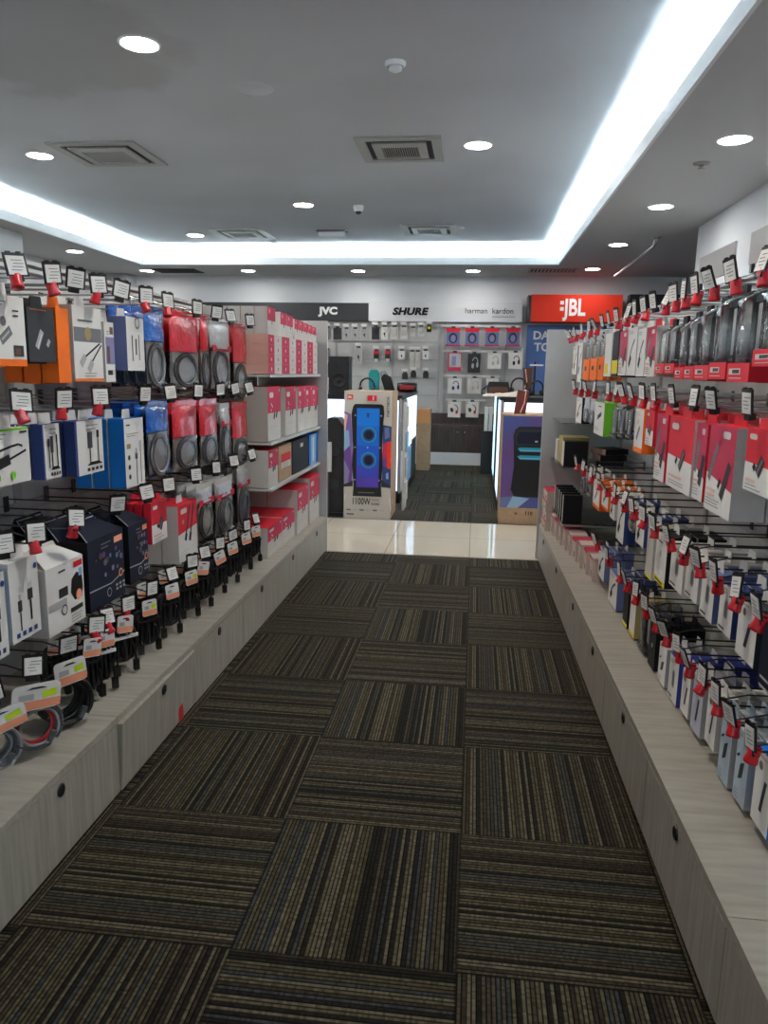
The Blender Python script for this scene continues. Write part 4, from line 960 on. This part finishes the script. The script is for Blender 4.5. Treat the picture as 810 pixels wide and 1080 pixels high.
# small accessories on the left part of the display panel
def smallhook(p, z, label):
    t = thing('display_hook', label, 'hook', (p.x, 10.964, z), 0, 'hooks on the back wall panel')
    MB().tube([(0,0,0),(0,-.20,0),(0,-.21,.01)], .004, chrome, 5).build('wire', t); MB().box(-.04,.04,-.216,-.21,.012,.05,white).build('price_tag', t)
sm = [(342,349,346,358,'grey'),(351.5,360,346,358,'dark'),(361.5,369,347,358,'clear'),(371,378,347,358,'clear'),(380.5,388,347,358,'clear'),(392,400,345,358,'dark'),(402,409,345,358,'bud'),(412,420,345,358,'white'),(422,429.5,345,358,'white'),(433,438.5,346,355,'white'),(441,447,345,355,'white'),(450,455,344,350,'yellow')]
lab = {'grey':'grey packed accessory','dark':'dark packed accessory','clear':'clear packed accessory','bud':'white earphone pack','white':'pale accessory pack','yellow':'small yellow black pack','red':'red and black pack','black':'small black pack'}
mt = {'grey':(grey,a_plain),'dark':(dgrey,a_plain),'clear':(pale,a_bud),'bud':(white,a_bud),'white':(offw,a_hsgrey),'yellow':(black,lambda W,H:[R(yellow,.2*W,.5*H,.8*W,.9*H)]),'red':(dgrey,lambda W,H:[R(redc,0,.7*H,W,H),R(offw,.1*W,0,.9*W,.25*H)]),'black':(dgrey,a_plain)}
def smallrow(L, row):
    for i, (a_, b_, c_, d_, k) in enumerate(L):
        wallpack(i, a_, b_, c_, d_, mt[k][1], mt[k][0], '%s, %s from left, %s row on back wall' % (lab[k], ORD[i], row), y=10.80, D=.03, group='small packs on the back wall', name='accessory_pack')
        p = on_y((a_+b_)/2, c_, 10.80); smallhook(p, p.z+.018, 'hook with white tag, %s from left, %s row on back wall' % (ORD[i], row))
smallrow(sm, 'top')
smallrow([(374,382,367,384,'clear'),(394,399.5,370,381,'red'),(406,411.5,370,381,'red'),(420,427,370,379,'bud'),(432,437.3,371,388,'white'),(437.8,443,371,388,'white'),(445.5,452,370,379,'bud')], 'second')
smallrow([(424,430,394,400,'black'),(433,439,392.5,398,'black'),(446,452,393,399,'black')], 'third')
for i, (a_, b_, c_, d_, k) in enumerate([(343,348,369,382,'grey'),(343,348,383.5,396,'dark'),(343,348,398,413,'white')]):
    wallpack(i, a_, b_, c_, d_, mt[k][1], mt[k][0], '%s at the left edge of back wall, %s from top' % (lab[k], ORD[i]), y=10.80, D=.03, name='accessory_pack')

# ------------------------------------------------------------------ lit showcases beyond the tiles
def showcase(label, x0, x1, y0, y1, h, edgeside):
    t = thing('showcase', label, 'showcase', ((x0+x1)/2, (y0+y1)/2, 0)); a_, b_ = (x1-x0)/2, (y1-y0)/2
    MB().box(-a_,a_,-b_,b_,.0,.10,blackp).build('plinth', t)
    MB().box(-a_+.02,a_-.02,-b_+.02,b_-.02,.10,h-.03,dgrey).build('body', t)
    MB().box(-a_+.03,a_-.03,-b_+.004,-b_+.02,.12,h-.05,screen).build('front_panel', t)
    xs = a_ if edgeside > 0 else -a_
    pans = [(0,.10,.5,offw),(0,.52,h-.05,grey),(1,.10,.46,skyblue),(1,.48,h-.05,screen),(2,.10,.5,dgrey),(2,.52,h-.05,screen)] if edgeside > 0 else [(0,.12,h-.05,screen),(1,.12,h-.05,dgrey),(2,.12,h-.05,screency)]
    for k, z0, z1, pm in pans:
        l = 2*b_/3; y = -b_+k*l
        MB().box(min(xs,xs-edgeside*.02),max(xs,xs-edgeside*.02),y+.03,y+l-.03,z0,z1,pm).build('side_panel', t)
    for x in (-a_,a_-.02):
        for y in (-b_,b_-.02): MB().box(x,x+.02,y,y+.02,.1,h-.03,upright).build('post', t)
    MB().box(-a_-.01,a_+.01,-b_-.01,b_+.01,h-.03,h,blackp).build('top', t)
    return t
showcase('glowing white showcase behind the left speaker box', -1.75, -.70, 7.25, 9.15, 1.05, 1)
showcase('glowing white showcase behind the right speaker box', .235, 1.3, 7.05, 9.4, 1.06, -1)

# black loudspeaker etc. on the left showcase
def loudspeaker(label, x, y, z, w, h, d, ring=grey):
    t = thing('loudspeaker', label, 'speaker', (x, y, z))
    MB().box(-w/2,w/2,-d/2,d/2,0,h,blackp).build('cabinet', t)
    c = MB().lathe([(w*.36,.001),(w*.36,.012),(w*.32,.010),(w*.18,-.0),(w*.10,.004),(.0005,.010)], rubber, 24, (0,-d/2,h*.36), 'y'); c.build('woofer', t)
    MB().lathe([(w*.14,.001),(w*.14,.008),(w*.10,.004),(.0005,.006)], dgrey, 18, (0,-d/2,h*.80), 'y').build('tweeter', t)
loudspeaker('large black loudspeaker on the left showcase', -1.34, 7.5, 1.051, .20, .36, .2)
t = thing('pouch_stand', 'teal pack standing on the left showcase', 'package', tuple(on_y(394.5,410,7.9).xy)+(1.051,))
MB().prism([(-.05,0),(.05,0),(.055,.20),(.03,.24),(-.03,.24),(-.055,.20)], -.03, .03, teal).build('pack', t)
MB().prism([(-.035,.05),(.035,.05),(.035,.12),(-.035,.12)], -.032, -.0301, cyanm).build('label_panel', t)
def headphones(label, x, y, z, r=.085, m=blackp, rz=0.):
    t = thing('headphones', label, 'headphones', (x, y, z), rz)
    P = [(r*math.cos(a_), 0, r*1.1+r*math.sin(a_)) for a_ in [k*PI/12 for k in range(13)]]
    MB().tube([(r,0,r*.6)]+P+[(-r,0,r*.6)], .009, m, 8).build('headband', t)
    for s_ in (-1,1):
        MB().tube([(s_*(r+.012),0,r*.5),(s_*(r-.0),0,r*.5),(s_*(r-.022),0,r*.5)], [r*.42,r*.48,r*.36], m, 14).build('ear_cup', t)
p = on_y(390,410,7.75); headphones('black headphones on showcase in front of teal pack', p.x-.02, 7.7, 1.051, .072)
p = on_y(409,410,7.9); t = thing('camera_tripod_bag', 'leaning black pouch with strap on left showcase', 'bag', (p.x, 7.9, 1.051))
MB().prism([(-.02,0),(.085,0),(.03,.17),(-.04,.20),(-.07,.15)], -.035, .035, blackp).build('bag_body', t); MB().tube([(-.06,.0,.16),(-.075,-.01,.21),(-.03,-.01,.22),(.0,0,.18)], .006, grey, 6).build('strap', t)
p0, p1 = on_y(419,411,8.4), on_y(440,401,8.4); t = thing('portable_speaker', 'red and black cylindrical speaker on left showcase', 'speaker', ((p0.x+p1.x)/2, 8.4, 1.051)); w = (p1.x-p0.x)/2
def hcyl(m_, r, x0, x1, z): return MB().tube([(x0,0,z),(x0+(x1-x0)*.12,0,z),(x0+(x1-x0)*.88,0,z),(x1,0,z)], [r*.8,r,r,r*.8], m_, 18)
hcyl(blackp, .055, -w, w, .055).build('body', t); MB().box(-w*.7,w*.7,-.0575,-.045,.03,.078,mat('dark_red_mesh',(.30,.01,.015),.6)).build('grille', t)

# central carton with the big party speaker
cx = (-1.11-.70)/2; CW, CH, CD = .41, 1.105, .46
t = thing('speaker_carton', 'tall carton printed with a blue lit party speaker', 'box', (cx, 6.40+CD/2, .0))
cart = mat('printed_carton_grey', (.52,.48,.43), .6)
b = MB().box(-CW/2,CW/2,-CD/2,CD/2,.001,CH,kraft,f=cart)
pr = []
q = lambda m_, P: pr.append((m_, [(u-CW/2, v) for u, v in P]))
def K(px, py): return ((px-201)/(517-201)*CW, (918-py)/(918-75)*CH)        # carton face in the zoomed photograph
for m_, P in ((violet,[(201,205),(245,225),(258,400),(258,690),(201,690)]),(purple,[(201,300),(240,420),(255,560),(255,690),(201,640)]),(pinkc,[(201,220),(225,232),(210,330),(201,330)]),(skyblue,[(201,330),(232,330),(240,430),(201,470)]),
              (lilac,[(201,520),(240,600),(225,690),(201,690)]),(navy,[(460,290),(517,300),(517,420),(460,420)]),(slate,[(470,310),(500,305),(505,370),(475,385)]),(purple,[(460,405),(517,395),(517,700),(460,690)]),(signred,[(488,400),(517,395),(517,600),(498,610),(488,560)]),
              (pinkred,[(462,420),(490,410),(486,500),(464,520)]),(navy,[(462,560),(517,580),(517,690),(462,690)]),(dgrey,[(455,650),(517,690),(517,705),(455,700)]),(dgrey,[(201,690),(262,660),(262,700),(201,705)]),(skyblue,[(484,610),(500,600),(503,645),(486,645)])):
    q(m_, [K(*p_) for p_ in P])
q(blackp, [K(*p_) for p_ in ((262,170),(275,158),(450,158),(464,170),(468,220),(462,280),(456,440),(462,560),(452,690),(458,765),(262,765),(268,690),(255,560),(262,440),(252,280),(250,220))])
bands = [(185,300,brightblue),(300,430,mat('mid_blue_print',(.012,.13,.56),.4)),(430,560,mat('deep_blue_print',(.018,.09,.50),.4)),(560,640,mat('indigo_print',(.05,.06,.42),.4)),(640,705,mat('violet_blue_print',(.09,.05,.36),.4))]
for y0, y1, m_ in bands: q(m_, [K(286,y1),K(437,y1),K(437,y0),K(286,y0)])
for yy in (357,523):
    for r_, m_ in ((58,MATS['mid_blue_print']),(50,cyanm),(42,navy),(30,dnavy)):
        c_ = K(367,yy); k_ = CW/316; q(m_, [(c_[0]+r_*k_*math.cos(2*PI*i/24), c_[1]+r_*k_*1.02*math.sin(2*PI*i/24)) for i in range(24)])
for (u, v) in ((276,232),(448,232),(276,440),(442,440),(360,440),(276,655),(440,655)): q(skyblue, [K(u-7,v),K(u,v+7),K(u+7,v),K(u,v-7)])
q(navy, [K(350,215),K(372,215),K(366,245),K(356,245)])
q(signred, [K(222,130),K(260,130),K(260,98),K(222,98)]); q(redc, [K(355,137),K(417,137),K(417,102),K(355,102)]); q(offw, [K(390,132),K(398,132),K(398,107),K(390,107)])
for i in range(6): q(pale if i % 2 else grey, [K(220+i*45,862),K(250+i*45,862),K(250+i*45,852),K(220+i*45,852)])
q(dgrey, [K(222,890),K(272,890),K(272,883),K(222,883)]); q(grey, [K(300,742),K(410,742),K(410,736),K(300,736)])
b.polys(pr, -CD/2)
b.build('carton', t)
yf = -CD/2-.013
u, v = K(320,800); text('1100W', .082, black, 'lettering', t, (u-CW/2, yf, v), ext=.0004, sx=.66, bold=.012)
u, v = K(417,788); text('OUTPUT', .022, black, 'lettering', t, (u-CW/2, yf, v), ext=.0004, sx=.8); u, v = K(417,815); text('POWER', .026, black, 'lettering', t, (u-CW/2, yf, v), ext=.0004, sx=.8, bold=.02)
u, v = K(241,114); text('JBL', .026, signletter, 'lettering', t, (u-CW/2, yf, v), ext=.0004, bold=.02)
u, v = K(495,172); text('PARTYBOX', .034, dgrey, 'lettering', t, (u-CW/2, yf, v), rot=(PI/2,-PI/2,0), ext=.0004, bold=.01)
MB().box(-CW/2+.0,CW/2,-.03,.03,CH+.0003,CH+.0009,mat('packing_tape',(.55,.45,.32),.25)).build('tape', t)
for k in range(5): pass
# cards pinned along the carton's right side
t2 = thing('leaflet_rack', 'narrow white leaflet rack beside the tall speaker carton', 'rack', (-.625, 7.0, 0), PI/2)
MB().box(-.13,.13,.0,.02,.0,1.0,shelfm).build('frame', t2)
for k in range(4): MB().box(-.11,.11,-.012,-.0005,.08+.23*k,.26+.23*k,[offw,pale,skyblue,offw][k]).build('leaflet', t2)

t = thing('tower_speaker', 'slim black tower speaker left of the tall carton', 'speaker', (-1.215, 6.62, 0))
MB().box(-.085,.085,-.13,.13,.0,.03,blackp).build('base', t)
MB().prism([(-.075,.03),(.078,.03),(.078,.80),(.03,.865),(-.05,.865),(-.075,.83)], -.12, .12, rubber).build('cabinet', t)
for k in range(2): MB().lathe([(.055,.001),(.055,.006),(.045,.002),(.0005,.006)], dgrey, 18, (0,-.12,.28+.3*k), 'y').build('driver', t)
t = thing('signboard', 'small grey board beside the black tower speaker', 'board', (-1.262, 6.44, .40))
MB().box(-.035,.035,0,.015,0,.26,pale).build('sheet', t); MB().box(-.01,.01,.002,.012,-.40,0,dmetal).build('stem', t)

# kraft carton and lit totem beyond
t = thing('cardboard_box', 'tall plain brown cardboard box near the dark cabinet', 'box', (-.66, 10.0, 0))
MB().box(-.085,.085,-.15,.15,.001,.80,kraft).build('carton', t); MB().box(-.085,.085,-.1507,-.1502,.62,.80,mat('orange_kraft',(.60,.27,.10),.6)).build('label_panel', t)

# right speaker carton
x0 = .236; CW2, CH2 = .47, .935
t = thing('speaker_carton', 'purple carton showing a black speaker with cyan rings', 'box', (x0+CW2/2, 6.42+.21, 0))
pf = mat('printed_carton_violet', (.085,.062,.20), .4); vary(pf, (.11,.05,.18), (.04,.08,.27), 2.2, detail=1)
b = MB().box(-CW2/2,CW2/2,-.21,.21,.001,CH2,kraft); pr = []
def K2(px, py): return ((px-400)/(700-400)*CW2, (690-py)/(690-158)*CH2)
def q2(m_, P): pr.append((m_, [(u-CW2/2, v) for u, v in [K2(*p_) for p_ in P]]))
q2(pf, [(403,165),(700,165),(700,608),(403,608)])
q2(skyblue, [(430,608),(470,552),(560,560),(500,608)]); q2(slate, [(403,608),(403,560),(470,552),(440,608)])
q2(blackp, [(460,260),(468,230),(490,214),(640,214),(660,230),(668,260),(655,400),(664,520),(650,556),(478,552),(458,520),(470,400)])
q2(dgrey, [(472,262),(480,236),(500,226),(632,226),(650,240),(654,268),(648,300),(476,300)]); q2(dnavy, [(478,268),(490,240),(636,240),(646,270),(640,296),(484,296)])
for yy in (326,364):
    q2(cyanm, [(485,yy-6),(500,yy-12),(630,yy-12),(645,yy-6),(630,yy+8),(500,yy+8)]); q2(skyblue, [(495,yy),(630,yy),(625,yy+4),(500,yy+4)])
q2(pale, [(575,280),(590,280),(590,288),(575,288)]); q2(pale, [(486,592),(500,592),(500,602),(486,602)])
b.polys(pr, -.21); b.build('carton', t)
u, v = K2(560,634); text('110', .045, black, 'lettering', t, (u-CW2/2, -.2115, v), ext=.0004, bold=.02); u, v = K2(492,636); MB().box(u-CW2/2-.01,u-CW2/2+.01,-.2112,-.2102,v-.008,v+.008,brown).build('mark', t)

# goods on the right showcase
zt = 1.061
def scr(px, y): return on_y(px, 410, y).x
t = thing('shoulder_bag', 'black and brown leather bag on the right showcase', 'bag', (scr(525,7.6), 7.6, zt))
MB().prism([(-.10,0),(.10,0),(.115,.06),(.10,.13),(-.09,.13),(-.11,.06)], -.045, .045, blackp).build('bag_body', t); MB().prism([(-.09,.02),(.09,.02),(.10,.06),(.085,.085),(-.09,.08)], -.05, -.0455, brown).build('flap', t); MB().tube([(-.10,0,.09),(-.155,-.01,.05),(-.16,-.01,.015),(-.12,-.01,.01)], .007, blackp, 6).build('strap', t)
t = thing('cloth', 'crumpled cream cloth lying on the right showcase', 'cloth', (scr(529,7.12), 7.16, zt)); m_ = MB(); vs, fs = [], []
for j in range(9):
    for i in range(19):
        u, v = i/18*.40-.17, j/8*.16-.08; h = .012+.055*max(0, i/18-.1)*math.cos(v*11)**2+.018*noise.noise(Vector((u*22,v*22,1)))
        vs.append((u, v, max(.002, h*min(1,min(j,8-j)/1.5)+.002)))
fs = [(j*19+i, j*19+i+1, (j+1)*19+i+1, (j+1)*19+i) for j in range(8) for i in range(18)]
m_.raw(vs, fs, mat('cream_cloth',(.62,.57,.50),.8), True); m_.build('fabric', t)
t = thing('display_stand', 'tall black stand with headphones on right showcase', 'stand', (scr(563,7.7), 7.7, zt))
MB().box(-.09,.09,-.06,.06,0,.012,blackp).build('base', t); MB().tube([(0,0,.012),(.0,0,.33)], .011, blackp, 8).build('stem', t); MB().box(-.05,.08,-.012,.012,.29,.305,white).build('crossbar', t)
headphones('black headphones standing in front of tall black stand', scr(566,7.4), 7.4, zt, .07, blackp, .5)
headphones('black headphones left of the tall black stand', scr(547,7.85), 7.85, zt, .08, blackp, -.4)
t = thing('boxed_headphones', 'brown packaged headset on the right showcase', 'box', (scr(556,8.1), 8.1, zt))
MB().prism([(-.04,0),(.04,0),(.045,.28),(-.05,.27)], -.03, .03, brown).build('carton', t); MB().tube([(-.035,-.034,.02),(-.01,-.036,.14),(-.03,-.034,.26)], .006, pinkc, 6).build('printed_strap', t)
t = thing('paper_bag', 'dark red bag standing on the purple speaker carton', 'bag', (x0+.155, 6.55, CH2+.001))
MB().prism([(-.06,0),(.035,0),(.055,.19),(-.035,.20)], -.04, .04, mat('maroon_bag',(.13,.02,.018),.5)).build('bag_body', t); MB().tube([(-.01,-.042,.01),(.02,-.043,.09),(.03,-.042,.185)], .005, pinkc, 6).build('ribbon', t)
t = thing('shelf_display', 'slim white packs stacked beside the right showcase', 'package', (.175, 9.75, .55))
for k in range(2): MB().box(-.05+.055*k,-.005+.055*k,-.05,.05,0,.30,white).build('pack', t)
MB().box(-.08,.08,-.07,.07,-.55,-.002,dgrey).build('stand', t)

# ------------------------------------------------------------------ light and camera
w = bpy.data.worlds.new('World'); SC.world = w; w.use_nodes = True
w.node_tree.nodes['Background'].inputs[0].default_value = (.80,.88,1.0,1); w.node_tree.nodes['Background'].inputs[1].default_value = .35
cam = bpy.data.cameras.new('Camera'); co = bpy.data.objects.new('Camera', cam); COL.objects.link(co)
cam.sensor_fit = 'VERTICAL'; cam.sensor_height = 36; cam.lens = F/1080*36; cam.clip_start = .02; cam.clip_end = 100
M3 = Matrix((_rt, _up, -_fw)).transposed(); co.matrix_world = Matrix.Translation(O) @ M3.to_4x4()
SC.camera = co
SC.view_settings.view_transform = 'Standard'; SC.view_settings.look = 'None'; SC.view_settings.gamma = 1; SC.view_settings.use_curve_mapping = False
SC.view_settings.exposure = 1.25
SC.cycles.use_denoising = True
SC.cycles.max_bounces = 8; SC.cycles.transparent_max_bounces = 24
